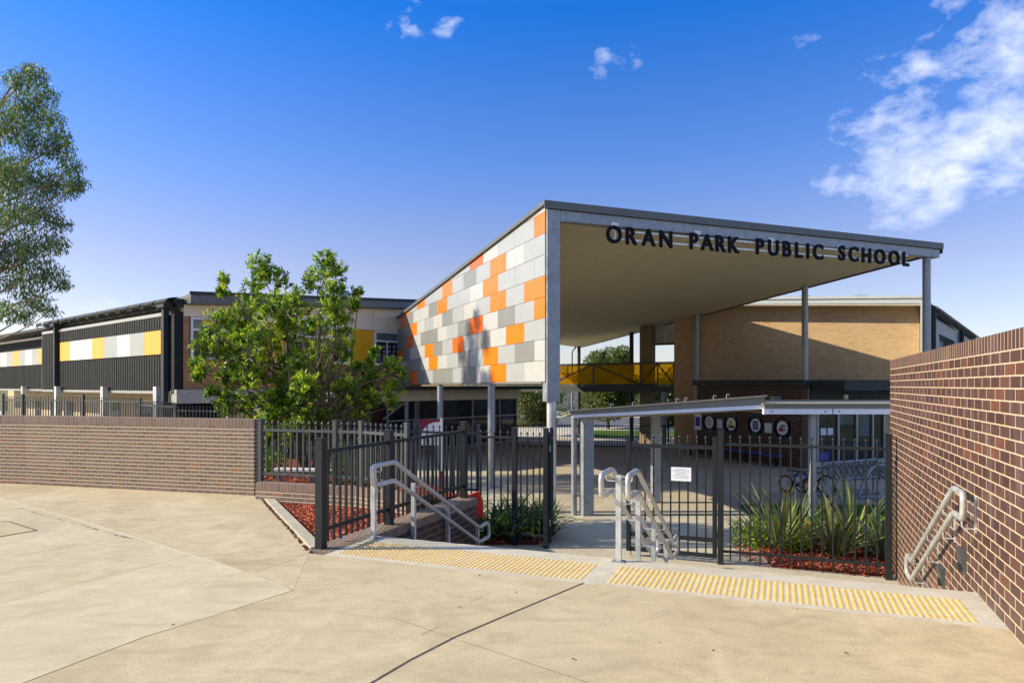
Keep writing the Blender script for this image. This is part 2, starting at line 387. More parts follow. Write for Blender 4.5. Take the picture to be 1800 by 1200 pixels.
sheet('old_slab', M['conc_d'], [(-30, 868), (58, 892), (222, 940), (335, 976), (0, 1060), (-260, 1125), (-420, 868)])
sheet('pale_slab', M['conc_a'], [(335, 976), (440, 1008), (516, 1037), (250, 1120), (40, 1200), (-300, 1335), (-560, 1200), (-260, 1125), (0, 1060)])
mb = MB(); e0, e1 = SD(-4.515, 6.022), SD(1.58, 6.022)
mb.hexa([SD(-4.515, 6.022, -2), SD(1.582, 6.022, -2), SD(1.60, 7.0, -2), SD(-4.515, 7.0, -2)], [SD(-4.515, 6.022, .004), SD(1.582, 6.022, .004), SD(1.60, 7.0, .004), SD(-4.515, 7.0, .004)])
struct(mb.build('stair_head_paving', M['strip'], bevel=.006), cat='pavement')
NR = 8; rise = -LOW/NR
mb = MB()
for i in range(1, NR):
    z = -rise*i; d = 7.0+.345*(i-1)+.003
    mb.hexa([SD(-4.515, d, -2), SD(1.70, d, -2), SD(1.70, d+.345, -2), SD(-4.515, d+.345, -2)], [SD(-4.515, d, z), SD(1.70, d, z), SD(1.70, d+.345, z), SD(-4.515, d+.345, z)])
struct(mb.build('stairs', M['strip'], bevel=.008), cat='stairs')
mb = MB(); mb.mi = 0
def strip_line(mb, pts, w, z=.003):
    for p, q in zip(pts, pts[1:]):
        p, q = Vector(p), Vector(q); d = (q-p); d.z = 0; n = Vector((-d.y, d.x, 0)).normalized()*w/2
        mb.quad([(p.x-n.x, p.y-n.y, z), (q.x-n.x, q.y-n.y, z), (q.x+n.x, q.y+n.y, z), (p.x+n.x, p.y+n.y, z)])
strip_line(mb, [gnd(1026, 1024), gnd(935, 1062), gnd(880, 1085), gnd(800, 1119), gnd(720, 1160), gnd(640, 1207), gnd(560, 1262)], .017)
struct(mb.build('expansion_joint', M['joint']), cat='pavement joint')
mb = MB(); strip_line(mb, [gnd(-30, 868), gnd(58, 892), gnd(140, 914), gnd(222, 940)], .036); strip_line(mb, [gnd(222, 940), gnd(330, 973), gnd(400, 995)], .04); strip_line(mb, [gnd(400, 995), gnd(450, 1012), gnd(512, 1036)], .02)
struct(mb.build('sealed_joint', M['sealant']), cat='pavement joint')
mb = MB()
for pts in ([gnd(218, 942), gnd(110, 962), gnd(0, 984), gnd(-90, 1003)], [gnd(690, 1085), gnd(800, 1122), gnd(1050, 1205)], [gnd(448, 1005), gnd(500, 988), gnd(545, 970)], [gnd(335, 976), gnd(0, 1060), gnd(-260, 1125)], [gnd(516, 1037), gnd(390, 1077), gnd(250, 1120), gnd(40, 1200)], [gnd(516, 1037), gnd(455, 1012)], [gnd(825, 1057), gnd(862, 1042)], [gnd(740, 1115), gnd(772, 1100)]):
    strip_line(mb, pts, .0042)
rnd = random.Random(3)
for i in range(60):                               # broken dark edge along the sealed joint
    t = rnd.random(); p = gnd(20+t*205, 889+t*56+rnd.random()*2); strip_line(mb, [p, p+Vector((rnd.uniform(.02, .09), -rnd.uniform(.008, .03), 0))], rnd.uniform(.004, .012), .005)
struct(mb.build('saw_cut', M['cut']), cat='pavement joint')
mb = MB(); q = [gnd(-40, 916), gnd(17, 917), gnd(64, 932), gnd(-40, 950)]
cv = Vector(q[0])
mb.prism([(p.x, p.y) for p in q], -.05, .004)
ob = mb.build('utility_cover', [M['conc'], M['joint']], origin=gnd(10, 932))
tag(ob, 'flush concrete utility cover set into the pavement near the brown brick wall', 'cover')
f = MB(); strip_line(f, [q[0], q[1], q[2], q[3]], .022, .006); f.build('cover_frame', M['joint'], ob)

# paver edge strip behind concrete near mulch: kerb (a thing lying along the bed)
mb = MB(); d = (K2-K1).normalized(); n = Vector((-d.y, d.x, 0))
mb.hexa([K1+Vector((0, 0, -.2)), K2+Vector((0, 0, -.2)), K2+n*.14+Vector((0, 0, -.2)), K1+n*.14+Vector((0, 0, -.2))], [K1+Vector((0, 0, .03)), K2+Vector((0, 0, .03)), K2+n*.14+Vector((0, 0, .03)), K1+n*.14+Vector((0, 0, .03))])
ob = mb.build('garden_kerb', M['kerb'], bevel=.008, origin=K1)
tag(ob, 'pale concrete kerb between the pavement and the red bark garden bed', 'kerb')
m2 = MB()
rnd = random.Random(11)
for i in range(170):
    t = rnd.random(); p = K1.lerp(K2, t)-n*rnd.uniform(.012, .045); a = rnd.random()*3
    m2.mi = rnd.randrange(3); s = rnd.uniform(.008, .022)
    m2.box((p.x, p.y, .006), (s*1.8, s, .008), a)
ob = m2.build('leaf_litter', [M['joint'], M['chip3'], M['soil']]); struct(ob, 'stuff', 'bark crumbs and dust lying along the pale garden kerb', 'litter')
m2 = MB()
for x, y in ((770, 1040), (808, 1050), (805, 1067), (580, 1037), (1004, 1157), (1012, 1166), (1077, 1090), (1250, 1107), (1252, 1145), (1502, 1135), (1506, 1143), (1483, 1146), (1400, 1071), (1162, 1129), (80, 975), (372, 917), (452, 978), (840, 1012), (905, 1042), (300, 1100), (1180, 1012)):
    p = gnd(x, y); m2.mi = rnd.randrange(3); a = rnd.random()*6; l = rnd.uniform(.010, .024)
    c, s = math.cos(a), math.sin(a)
    m2.face([m2.v((p.x, p.y, .006)), m2.v((p.x+l*c-.3*l*s, p.y+l*s+.3*l*c, .012)), m2.v((p.x+1.6*l*c, p.y+1.6*l*s, .008)), m2.v((p.x+l*c+.3*l*s, p.y+l*s-.3*l*c, .006))])
ob = m2.build('fallen_leaves', [M['joint'], M['bark'], M['chip3']]); struct(ob, 'stuff', 'small dry leaves scattered on the concrete pavement', 'leaves')

# bark mulch beds
def chips(mb, poly, z, n, seed, size=(.056, .017)):
    rnd = random.Random(seed); xs = [p[0] for p in poly]; ys = [p[1] for p in poly]
    def inside(x, y):
        c = False
        for i in range(len(poly)):
            x1, y1 = poly[i][:2]; x2, y2 = poly[i-1][:2]
            if (y1 > y) != (y2 > y) and x < (x2-x1)*(y-y1)/(y2-y1)+x1: c = not c
        return c
    k = 0
    while k < n:
        x, y = rnd.uniform(min(xs), max(xs)), rnd.uniform(min(ys), max(ys))
        if not inside(x, y): continue
        k += 1; mb.mi = rnd.choice((0, 0, 1, 1, 2, 2, 3, 3))
        a = rnd.random()*6.3; l = size[0]*rnd.uniform(.5, 1.5); w = size[1]*rnd.uniform(.7, 1.6); tl = rnd.uniform(-.5, .5)
        dx = Vector((math.cos(a)*math.cos(tl), math.sin(a)*math.cos(tl), math.sin(tl)))*l/2
        dy = Vector((-math.sin(a), math.cos(a), rnd.uniform(-.7, .7))).normalized()*w/2
        up = dx.cross(dy).normalized()*.004; c = Vector((x, y, z+rnd.uniform(.005, .03)))
        mb.hexa([c-dx-dy-up, c+dx-dy*.6-up, c+dx+dy*.6-up, c-dx+dy-up], [c-dx-dy+up, c+dx-dy*.6+up, c+dx+dy*.6+up, c-dx+dy+up])
CH = [M['chip0'], M['chip1'], M['chip2'], M['chip3']]
bed1 = [tuple((K1+n*.14).xy), tuple((K2+n*.14).xy), tuple(SD(-4.86, 6.1).xy), tuple(SD(-4.86, 9.2).xy), (-2.3, 10.2), (-3.83, 10.68)]
mb = MB(); mb.prism(bed1, -1.5, -.05); struct(mb.build('bark_bed_soil', M['soil']), cat='garden bed')
mb = MB(); chips(mb, bed1, -.05, 7000, 5); struct(mb.build('bark_mulch', CH), 'stuff', 'red bark mulch in the triangular bed beside the stairs', 'mulch')

# upper garden terrace behind the brown wall
ter = [(-3.9, 11.2), (-1.6, 9.95), tuple(SD(-4.86, 9.9).xy), (-2.3, 14.2), (-6, 17), (-24, 18.6), (-24, 16.1), (-8.8, 12.75)]
mb = MB(); mb.prism(ter, -1.6, .03); struct(mb.build('garden_terrace', M['soil']), cat='garden bed')
mb = MB(); chips(mb, [(-4.1, 11.6), (-1.6, 10.4), (-2.4, 13.9), (-6, 15)], .03, 2600, 6); struct(mb.build('bark_mulch', CH), 'stuff', 'dark red bark mulch around the small bushy tree', 'mulch')
mb = MB(); mb.prism([(-3.8, 11.1), (-1.35, 9.95), (-1.55, 10.35), (-4.0, 11.55)], .0, .034)
struct(mb.build('grass_strip', M['grass']), cat='grass')
def blades(name, poly, z, n, h, seed, mats, label):
    rnd = random.Random(seed); mb = MB(); tri = [(p[0], p[1]) for p in poly]
    xs = [p[0] for p in tri]; ys = [p[1] for p in tri]; k = 0
    while k < n:
        x, y = rnd.uniform(min(xs), max(xs)), rnd.uniform(min(ys), max(ys)); c = False
        for i in range(len(tri)):
            x1, y1 = tri[i]; x2, y2 = tri[i-1]
            if (y1 > y) != (y2 > y) and x < (x2-x1)*(y-y1)/(y2-y1)+x1: c = not c
        if not c: continue
        k += 1; a = rnd.random()*6.3; w = .006*rnd.uniform(.8, 1.6); hh = h*rnd.uniform(.5, 1.3); mb.mi = rnd.randrange(len(mats))
        dx, dy = math.cos(a)*w, math.sin(a)*w; lx, ly = rnd.uniform(-.5, .5)*hh, rnd.uniform(-.5, .5)*hh
        mb.face([mb.v((x-dx, y-dy, z)), mb.v((x+dx, y+dy, z)), mb.v((x+lx, y+ly, z+hh))])
    return struct(mb.build(name, mats), 'stuff', label, 'grass')
blades('short_grass', [(-3.8, 11.1), (-1.35, 9.95), (-1.55, 10.35), (-4.0, 11.55)], .034, 2500, .06, 2, M['lf_lime'][:2], 'short bright grass in the strip behind the low garden wall')

# lower garden beds
bedA = [(-1.1, 12.62), tuple(SD(-4.2, 11.95).xy), (.85, 13.6), (.55, 14.7), (-1.9, 15.2), (-2.2, 14.3)]
mb = MB(); mb.prism(bedA, -1.5, LOW+.03); struct(mb.build('bark_bed_soil', M['soil']), cat='garden bed')
mb = MB(); chips(mb, bedA, LOW+.03, 1800, 8); struct(mb.build('bark_mulch', CH), 'stuff', 'red bark mulch under the dark strap leaved plants', 'mulch')
bedB = [tuple(SD(-.15, 11.9).xy), tuple(SD(1.55, 11.9).xy), (6.6, 11.6), (7.6, 14.2), (5.6, 14.6), (4.5, 12.6)]
mb = MB(); mb.prism(bedB, -1.5, LOW+.03); struct(mb.build('bark_bed_soil', M['soil']), cat='garden bed')
mb = MB(); chips(mb, bedB, LOW+.03, 3200, 9); chips(mb, [tuple(SD(-.4, 11.80).xy), tuple(SD(1.5, 11.80).xy), (6.4, 11.2), (4.2, 12.7), (4.0, 12.2)], LOW, 420, 19); struct(mb.build('bark_mulch', CH), 'stuff', 'red bark mulch around the tall flax plants', 'mulch')
lawn = [(5.2, 14.4), (8.5, 13.6), (12, 15.0), (11.5, 16.6), (5.6, 16.9)]
mb = MB(); mb.prism(lawn, -1.5, LOW+.012); struct(mb.build('lawn', M['grass']), cat='lawn')
blades('lawn_grass', lawn, LOW+.012, 7000, .09, 4, [M['lf_strap'][1], M['lf_strap'][2], M['lf_strap'][0]], 'green lawn grass between the flax plants and the bike racks')

# ground beyond the school
mb = MB(); mb.prism([(-40, 38.0), (60, 38.0), (60, 46), (-40, 46)], -1.4, LOW-.004); struct(mb.build('back_path', M['path']), cat='path')
mb = MB(); mb.prism([(3.5, 38.5), (16, 38.5), (16, 44.5), (5.2, 44.5)], -1.3, LOW+.02); struct(mb.build('verge', M['grass']), cat='lawn')
mb = MB(); mb.prism([(-80, 52), (120, 50), (120, 60), (-80, 62)], -1.4, LOW-.02); struct(mb.build('road', M['asphalt']), cat='road')
mb = MB(); mb.prism([(-80, 62.2), (120, 60.2), (120, 75), (-80, 77)], -1.4, LOW+.05); struct(mb.build('far_footpath', M['path']), cat='path')
mb = MB(); mb.prism([(-80, 46.2), (120, 46.2), (120, 50), (-80, 52)], -1.4, LOW-.01); struct(mb.build('near_footpath', M['path']), cat='path')

# ================================================================== tactile strips
def tactile(s0, s1, D0, D1, label):
    mb = MB(); nc = int(round((s1-s0)/.0502)); nr = 12; rnd = random.Random(int(s0*100))
    for i in range(nc+1):
        for j in range(nr):
            c = SD(s0+(s1-s0)*i/nc, D0+(D1-D0)*j/(nr-1), .004)
            mb.mi = 1 if rnd.random() < .16 else 0
            mb.lathe(c, [(.0175, 0), (.0165, .0028), (.0115, .0055)], 8)
    o = mb.build('tactile_strip', [M['tact'], M['tactw']], origin=SD((s0+s1)/2, (D0+D1)/2, .004))
    return tag(o, label, 'tactile paving', 'yellow tactile strips at the stair head')
tactile(-4.40, -1.73, 6.12, 6.68, 'yellow studded tactile strip left of the double handrail')
tactile(-1.46, 1.375, 6.12, 6.68, 'yellow studded tactile strip right of the double handrail')

# ================================================================== brick walls
def brickwall(name, label, pts, zb, ztop, th, mat, matc, cop=.12, back=True):
    loc = Vector((pts[0][0], pts[0][1], zb)); t = thing(name, label, 'wall', loc)
    b, c = MB(), MB()
    for p, q in zip(pts, pts[1:]):
        b.wall(p, q, zb, ztop-cop, th)
    for p, q in zip(pts, pts[1:]):
        c.wall(p, q, ztop-cop, ztop, th)
    b.build('wall', mat, t); c.build('coping', matc, t, bevel=.004); return t
brickwall('brick_wall', 'tall plum brick wall with cream mortar along the right side of the stairs', [RW(5.52), RW(-9)], -1.3, 2.205, .36, M['brickR'], M['brickRs'], .14)
brickwall('brick_wall', 'low brown brick wall with soldier coping at the left of the pavement', [LW2, LW1, LW0], -.3, 1.245, .23, M['brickL'], M['brickLs'])
brickwall('garden_wall', 'knee high brown brick garden wall behind the red bark bed, fence on top', [(-4.05, 10.78, 0), (-2.35, 10.22, 0), (-1.50, 9.62, 0)], -.3, .27, .23, M['brickL'], M['brickLs'])
t = thing('stair_wall', 'plum brown brick side wall of the stairs, darkened for shade, below the plain picket fence', 'wall', SD(-4.7, 6.1, -1.2))
b = MB(); b.hexa([SD(-4.86, 6.12, -1.3), SD(-4.525, 6.12, -1.3), SD(-4.525, 9.95, -1.3), SD(-4.86, 9.95, -1.3)], [SD(-4.86, 6.12, -.11), SD(-4.525, 6.12, -.11), SD(-4.525, 9.95, -.11), SD(-4.86, 9.95, -.11)]); b.build('wall', M['brickS'], t)
b = MB(); b.hexa([SD(-4.86, 6.12, -.11), SD(-4.52, 6.12, -.11), SD(-4.52, 9.96, -.11), SD(-4.86, 9.96, -.11)], [SD(-4.86, 6.12, .008), SD(-4.52, 6.12, .008), SD(-4.52, 9.96, .008), SD(-4.86, 9.96, .008)])
b.build('coping', M['brickLs'], t, bevel=.004)

# shrouded step lights
def steplight(loc, nx, ax, label):
    n_, a_ = Vector(nx), Vector(ax); z = Vector((0, 0, 1)); c = Vector(loc)
    t = thing('step_light', label, 'light', c, 'recessed step lights')
    b = MB()
    b.hexa([c-a_*.10-z*.12, c+a_*.10-z*.12, c+a_*.10+z*.12, c-a_*.10+z*.12], [c-a_*.09-z*.11+n_*.015, c+a_*.09-z*.11+n_*.015, c+a_*.09+z*.11+n_*.06, c-a_*.09+z*.11+n_*.06])
    b.build('shroud', M['greyp'], t, bevel=.004)
    b = MB(); c2 = c+n_*.03-z*.05
    b.hexa([c2-a_*.05-z*.04, c2+a_*.05-z*.04, c2+a_*.05+z*.03, c2-a_*.05+z*.03], [p+n_*.02 for p in (c2-a_*.045-z*.035, c2+a_*.045-z*.035, c2+a_*.045+z*.025, c2-a_*.045+z*.025)])
    b.build('lens', M['dark'], t); return t
steplight(RW(.42, .0, .17), -WN, WD, 'grey shrouded step light in the plum wall just below the wall handrail')
steplight(RW(1.35, .0, -.22), -WN, WD, 'grey shrouded step light lower down the plum wall, half hidden by the stair edge')
steplight(SD(-4.52, 7.75, -.26), (.93, -.3665, 0), (.3665, .93, 0), 'dark shrouded step light in the stair side wall behind the left handrail')

# ================================================================== fences
def picket_mesh(name, h, spear, w=.024):
    mb = MB()
    if spear:
        mb.box((0, 0, (h-.10)/2), (w, w, h-.10))
        mb.lathe((0, 0, h-.10), [(w*.55, 0), (.007, .03), (.008, .04), (.021, .062), (.019, .075), (.002, .105)], 8)
    else: mb.box((0, 0, h/2), (w, w, h))
    o = mb.build('picket', M['blackp']); me = o.data; ROOT.pop(o.name, None); bpy.data.objects.remove(o); return me
PK = {}
def pk(h, spear, mat, w=.024):
    k = (round(h, 3), spear, mat.name, w)
    if k not in PK:
        me = picket_mesh('picket', h, spear, w); me.materials.clear(); me.materials.append(mat); PK[k] = me
    return PK[k]
def fence(name, label, posts, zt_post, rails, pick_top, spacing, mat, spear=True, post_w=.075, pick_bot=.08, group=None, skip_ends=(False, False), cat='fence', rail_h=.042, pw=.024):
    posts = [Vector(p) for p in posts]; t = thing(name, label, cat, posts[0], group)
    for i, p in enumerate(posts):
        if (i == 0 and skip_ends[0]) or (i == len(posts)-1 and skip_ends[1]): continue
        d = (posts[min(i+1, len(posts)-1)]-posts[max(i-1, 0)]); a = math.atan2(d.y, d.x)
        b = MB(); b.box((p.x, p.y, p.z+zt_post/2-.03), (post_w, post_w, zt_post+.06), a); b.box((p.x, p.y, p.z+zt_post+.008), (post_w+.012, post_w+.012, .016), a)
        b.build('post', mat, t, bevel=.004)
    for p, q in zip(posts, posts[1:]):
        d = (q-p); Ln = d.length; u = d/Ln
        for h in rails:
            b = MB(); b.bar(p+u*post_w/2+Vector((0, 0, h)), q-u*post_w/2+Vector((0, 0, h)), .036, rail_h); b.build('rail', mat, t)
        k = max(2, int(round(Ln/spacing))); a = math.atan2(d.y, d.x); me = pk(pick_top-pick_bot, spear, mat, pw)
        for i in range(1, k):
            pp = p+d*(i/k); place('picket', me, t, pp+Vector((0, 0, pick_bot)), a)
    return t
FD = 11.76
FR_ = [.216, 1.98]
fence('spear_fence', 'charcoal spear top fence panel between the gate and the plum brick wall', [SD(-.9265, FD, LOW), SD(1.523, FD, LOW)], 2.20, FR_, 2.13, .1487, M['blackp'], post_w=.09)
fence('spear_fence', 'short charcoal spear top fence panel left of the open gate leaf', [SD(-5.40, FD, LOW), SD(-4.578, FD, LOW), SD(-3.968, FD, LOW)], 2.16, FR_, 2.10, .128, M['blackp'], post_w=.085, skip_ends=(True, False))
def gate(label, p, q, sign=False):
    p, q = Vector(p), Vector(q); d = q-p; u = d.normalized(); a = math.atan2(d.y, d.x); t = thing('gate_leaf', label, 'gate', p, 'school gate leaves')
    for e in (p, q):
        b = MB(); b.box((e.x, e.y, e.z+.09+1.0), (.07, .07, 2.0), a); b.build('stile', M['blackp'], t, bevel=.004)
    for h in (.125, .385, 1.915):
        b = MB(); b.bar(p+u*.035+Vector((0, 0, h)), q-u*.035+Vector((0, 0, h)), .045, .065); b.build('rail', M['blackp'], t)
    k = 10; me = pk(2.0, True, M['blackp'])
    for i in range(1, k): place('picket', me, t, p+d*(i/k)+Vector((0, 0, .11)), a)
    b = MB(); e = q-u*.04; b.tube([(e.x, e.y, e.z+.01), (e.x, e.y, e.z+.55)], .009, 8); b.build('drop_bolt', M['bark'], t)
    for h in (.4, 1.75):
        b = MB(); b.lathe((p.x-u.x*.05, p.y-u.y*.05, p.z+h), [(.018, 0), (.018, .12)], 8); b.build('hinge', M['galv'], t)
    return t
gate('closed charcoal gate leaf with a white notice wired to its pickets', SD(-1.02, FD, LOW), SD(-2.46, FD, LOW))
gate('open charcoal gate leaf swung back behind the double post', SD(-3.915, FD+.06, LOW), SD(-4.33, FD+1.42, LOW))
# notice on the gate
c = SD(-1.56, FD-.05, LOW+1.46); u = Vector((.9304, -.3665, 0)); z = Vector((0, 0, 1)); nn = Vector((-.3665, -.9304, 0))
t = thing('notice_sheet', 'white printed notice fixed to the closed gate leaf', 'notice', c)
b = MB(); b.hexa([c-u*.165-z*.115, c+u*.165-z*.115, c+u*.165+z*.115, c-u*.165+z*.115], [p+nn*.004 for p in (c-u*.165-z*.115, c+u*.165-z*.115, c+u*.165+z*.115, c-u*.165+z*.115)]); b.build('sheet', M['paper'], t)
b = MB(); rr = random.Random(2)
for k in range(8):
    w = rr.uniform(.09, .14) if k else .07; zc = .085-k*.022; o = nn*.0055
    b.quad([c-u*w+z*zc+o, c+u*w+z*zc+o, c+u*w+z*(zc+.006)+o, c-u*w+z*(zc+.006)+o])
b.build('print', M['ink'], t)

# plain picket balustrade on the stair side wall
fence('picket_fence', 'dark plain top picket fence on the stair side wall beside the red bark bed', [SD(-4.71, 6.22, .008), SD(-4.71, 7.62, .008), SD(-4.71, 9.86, .008)], 1.20, [.20, 1.06], 1.05, .118, M['blackp'], spear=False, post_w=.095, pick_bot=.05)
# blue tape on a picket
p = SD(-4.71, 6.58, .02); b = MB(); b.box((p.x, p.y, .09), (.032, .032, .10), .38); tag(b.build('tape_wrap', M['plastic'], origin=p), 'bit of blue tape round a picket foot near the front fence post', 'tape')
# fence on the garden wall
gz = .27
fence('spear_fence', 'spear top fence standing on the knee high brown garden wall', [(-4.02, 10.92, gz), (-2.72, 10.50, gz), (-2.28, 10.33, gz), (-1.50, 9.76, gz)], .98, [.13, .82], .97, .112, M['greyp'], post_w=.065, pick_bot=.06)
# plaza edge fence behind the stair wall
fence('spear_fence', 'spear top fence between the bushy tree and the plaza, behind the handrail', [(-3.1, 13.0, -.32), (-1.9, 13.3, -.38), (-.66, 13.2, -.42)], 1.45, [.2, 1.28], 1.42, .128, M['greyp'], post_w=.065)
# stepped fence behind the brown wall
fp = [(-19.6, 26.3), (-18.2, 25.4), (-15.2, 24.2), (-12.3, 22.6), (-10.15, 20.6), (-7.45, 19.5)]
fz = [-.12, -.12, -.12, -.22, -.33]
for i in range(5):
    p, q = Vector((*fp[i], fz[i])), Vector((*fp[i+1], fz[i]))
    lab = ['at the picture edge', 'between the two leftmost pale posts', 'under the yellow and grey band', 'below the screen corner', 'left of the bushy tree'][i]
    fence('stepped_fence', 'spear top fence bay behind the brown brick wall, ' + lab, [p, q], 1.58, [.2, 1.37], 1.52, .138, M['greyp'], post_w=.088, pw=.028, group='stepped fence bays', skip_ends=(False, False) if i == 4 else (False, True))
p, q = Vector((-7.45, 19.5, -.54)), Vector((-4.6, 18.4, -.54))
fence('stepped_fence', 'spear top fence bay behind the brown brick wall, hidden by the bushy tree', [p, q], 1.58, [.2, 1.37], 1.52, .138, M['greyp'], post_w=.088, pw=.028, group='stepped fence bays')
# back fence
fence('flat_top_fence', 'black flat top pool style fence across the back of the plaza', [(.05, 32.3, LOW), (1.75, 32.3, LOW), (3.6, 32.3, LOW), (5.6, 32.2, LOW), (7.35, 32.1, LOW)], 1.16, [.07, 1.04], 1.02, .125, M['blackp'], spear=False, post_w=.07, rail_h=.05)

# ================================================================== handrails
def corner(pts, r=.09, k=4):
    pts = [Vector(p) for p in pts]; out = [pts[0]]
    for a, b_, c_ in zip(pts, pts[1:], pts[2:]):
        d1 = (a-b_); d2 = (c_-b_); rr = min(r, d1.length*.45, d2.length*.45); d1.normalize(); d2.normalize()
        p, q = b_+d1*rr, b_+d2*rr
        for i in range(k+1):
            t = i/k; out.append(p*(1-t)**2+b_*2*t*(1-t)+q*t*t)
    out.append(pts[-1]); return out
def rail_loop(t, f, d0, d1, d2, d3, zt, zb, gap, r=.028):
    # f(d, z) -> point; closed loop of upper and lower rail joined at both ends
    up = [f((d0+d1)/2, zt), f(d1, zt), f(d2, zb), f(d3, zb+.02), f(d3+.03, zb-gap), f(d2, zb-gap), f(d1, zt-gap), f(d0, zt-gap), f(d0-.02, zt), f((d0+d1)/2, zt)]
    b = MB(); b.tube(corner(up, .075), r, 12); return b.build('rail', M['rail'], t, smooth=True)
def bracket(t, f, post, d, z):                              # J shaped bracket from the post to under a rail
    pass
def jb(t, rail_pt, post_pt):
    a, c_ = Vector(rail_pt), Vector(post_pt); z = Vector((0, 0, 1))
    b = MB(); b.tube(corner([a-z*.02, a-z*.085, c_-z*.085], .03, 3), .007, 6); b.build('bracket', M['galv_light'], t, smooth=True)
def hpost(t, base, top, a=-.375):
    b = MB(); b.box(((base.x+top.x)/2, (base.y+top.y)/2, (base.z+top.z)/2), (.055, .042, top.z-base.z), a)
    po = b.build('post', M['galv_light'], t, bevel=.003)
    b = MB(); b.box((base.x, base.y, base.z+.005), (.13, .10, .01), a)
    for sx in (-1, 1): b.lathe((base.x+sx*.048*math.cos(a), base.y+sx*.048*math.sin(a), base.z+.01), [(.009, 0), (.009, .012)], 6)
    b.build('base_plate', M['galv'], po)
def zr(d, d1, d2, zt, zb):
    return zt if d < d1 else zb if d > d2 else zt+(zb-zt)*(d-d1)/(d2-d1)
def tread(D):
    return 0.004 if D < 7 else max(LOW, -rise*(1+int((D-7.003)/.345)))
HZ = (.865, -.415)
t = thing('handrail', 'galvanised twin rail handrail on posts along the left side of the stairs', 'handrail', SD(-4.44, 6.86, 0), 'stair handrails')
fl = lambda d, z: SD(-4.38, d, z)
rail_loop(t, fl, 6.74, 7.22, 9.72, 10.08, HZ[0], HZ[1], .225)
for D in (6.88, 7.82, 8.80, 9.83):
    zz = zr(D, 7.22, 9.72, *HZ); hpost(t, SD(-4.46, D, tread(D)), SD(-4.46, D, zz-.03))
    jb(t, fl(D+.04, zz), SD(-4.46, D+.04, zz)); jb(t, fl(D+.04, zz-.225), SD(-4.46, D+.04, zz-.225))
t = thing('handrail', 'galvanised double sided handrail standing in the middle of the stairs', 'handrail', SD(-1.54, 6.88, 0), 'stair handrails')
for sg in (-1, 1):
    fc = lambda d, z, sg=sg: SD(-1.54+sg*.135, d, z)
    rail_loop(t, fc, 6.70, 7.18, 9.72, 10.08, .905, -.39, .225)
for D in (6.88, 7.90, 8.93, 9.95):
    zz = zr(D, 7.18, 9.72, .905, -.39); hpost(t, SD(-1.54, D, tread(D)), SD(-1.54, D, zz-.02))
    for sg in (-1, 1):
        for g in (0, .225): jb(t, SD(-1.54+sg*.135, D+.02, zz-g), SD(-1.54+sg*.02, D+.02, zz-g))
t = thing('handrail', 'galvanised twin rail handrail bracketed to the plum brick wall', 'handrail', RW(.1, .1, .5), 'stair handrails')
fw = lambda d, z: RW(d, .105, z)
rail_loop(t, fw, -.06, .30, 2.69, 3.02, .86, -.385, .225)
for tt in (-.02, .78, 1.6, 2.5):
    zz = zr(tt, .30, 2.69, .86, -.385)
    p = RW(tt, .008, zz-.2); b = MB(); b.hexa([RW(tt-.02, 0, zz-.34), RW(tt+.02, 0, zz-.34), RW(tt+.02, 0, zz-.02), RW(tt-.02, 0, zz-.02)], [RW(tt-.02, .012, zz-.34), RW(tt+.02, .012, zz-.34), RW(tt+.02, .012, zz-.02), RW(tt-.02, .012, zz-.02)]); b.build('wall_plate', M['galv_light'], t)
    for g in (0, .225): jb(t, fw(tt, zz-g), RW(tt, .01, zz-g))
# ================================================================== ENTRANCE CANOPY
CE = Vector((.931, .3649, 0)); CB = Vector((-.3649, .931, 0)); C0 = Vector((.79, 15.8, 0)); CSL = .070
def CP(s, d, z): return Vector((C0.x+CE.x*s+CB.x*d, C0.y+CE.y*s+CB.y*d, z))
def ztop(d): return 6.03-CSL*d
SW, DL, DR = 12.85, 16.33, 23.5
can = thing('entrance_canopy', 'large sloping entrance canopy with orange, white and grey panelled side', 'canopy', CP(0, 0, LOW))
def plate(mb, o0, o1):                                         # roof outline between two offsets below the roof top
    cs = [(-.06, -.10), (SW+.1, -.10), (SW+.1, DR), (-.06, DL+.05)]
    mb.hexa([CP(s, d, ztop(d)+o0) for s, d in cs], [CP(s, d, ztop(d)+o1) for s, d in cs])
b = MB(); plate(b, -.045, 0.0); b.build('roof', M['fascia'], can)
b = MB(); cs = [(.1, .22), (SW-.02, .22), (SW-.02, DR-.05), (.1, DL-.05)]
b.hexa([CP(s, d, ztop(d)-.25) for s, d in cs], [CP(s, d, ztop(d)-.22) for s, d in cs]); b.build('soffit', M['soffit'], can)
b = MB()
b.hexa([CP(-.10, -.125, 5.87), CP(SW+.12, -.125, 5.87), CP(SW+.12, -.105, 5.87), CP(-.10, -.105, 5.87)], [CP(-.10, -.125, 6.05), CP(SW+.12, -.125, 6.05), CP(SW+.12, -.105, 6.05), CP(-.10, -.105, 6.05)])
b.hexa([CP(-.10, -.10, 5.95), CP(-.065, -.10, 5.95), CP(-.065, DL+.06, ztop(DL)-.10), CP(-.10, DL+.06, ztop(DL)-.10)], [CP(-.10, -.10, 6.05), CP(-.065, -.10, 6.05), CP(-.065, DL+.06, ztop(DL)+.02), CP(-.10, DL+.06, ztop(DL)+.02)])
b.hexa([CP(SW+.10, -.10, 5.75), CP(SW+.125, -.10, 5.75), CP(SW+.125, DR, ztop(DR)-.26), CP(SW+.10, DR, ztop(DR)-.26)], [CP(SW+.10, -.10, 6.05), CP(SW+.125, -.10, 6.05), CP(SW+.125, DR, ztop(DR)+.02), CP(SW+.10, DR, ztop(DR)+.02)])
b.build('fascia', M['fascia'], can, bevel=.006)
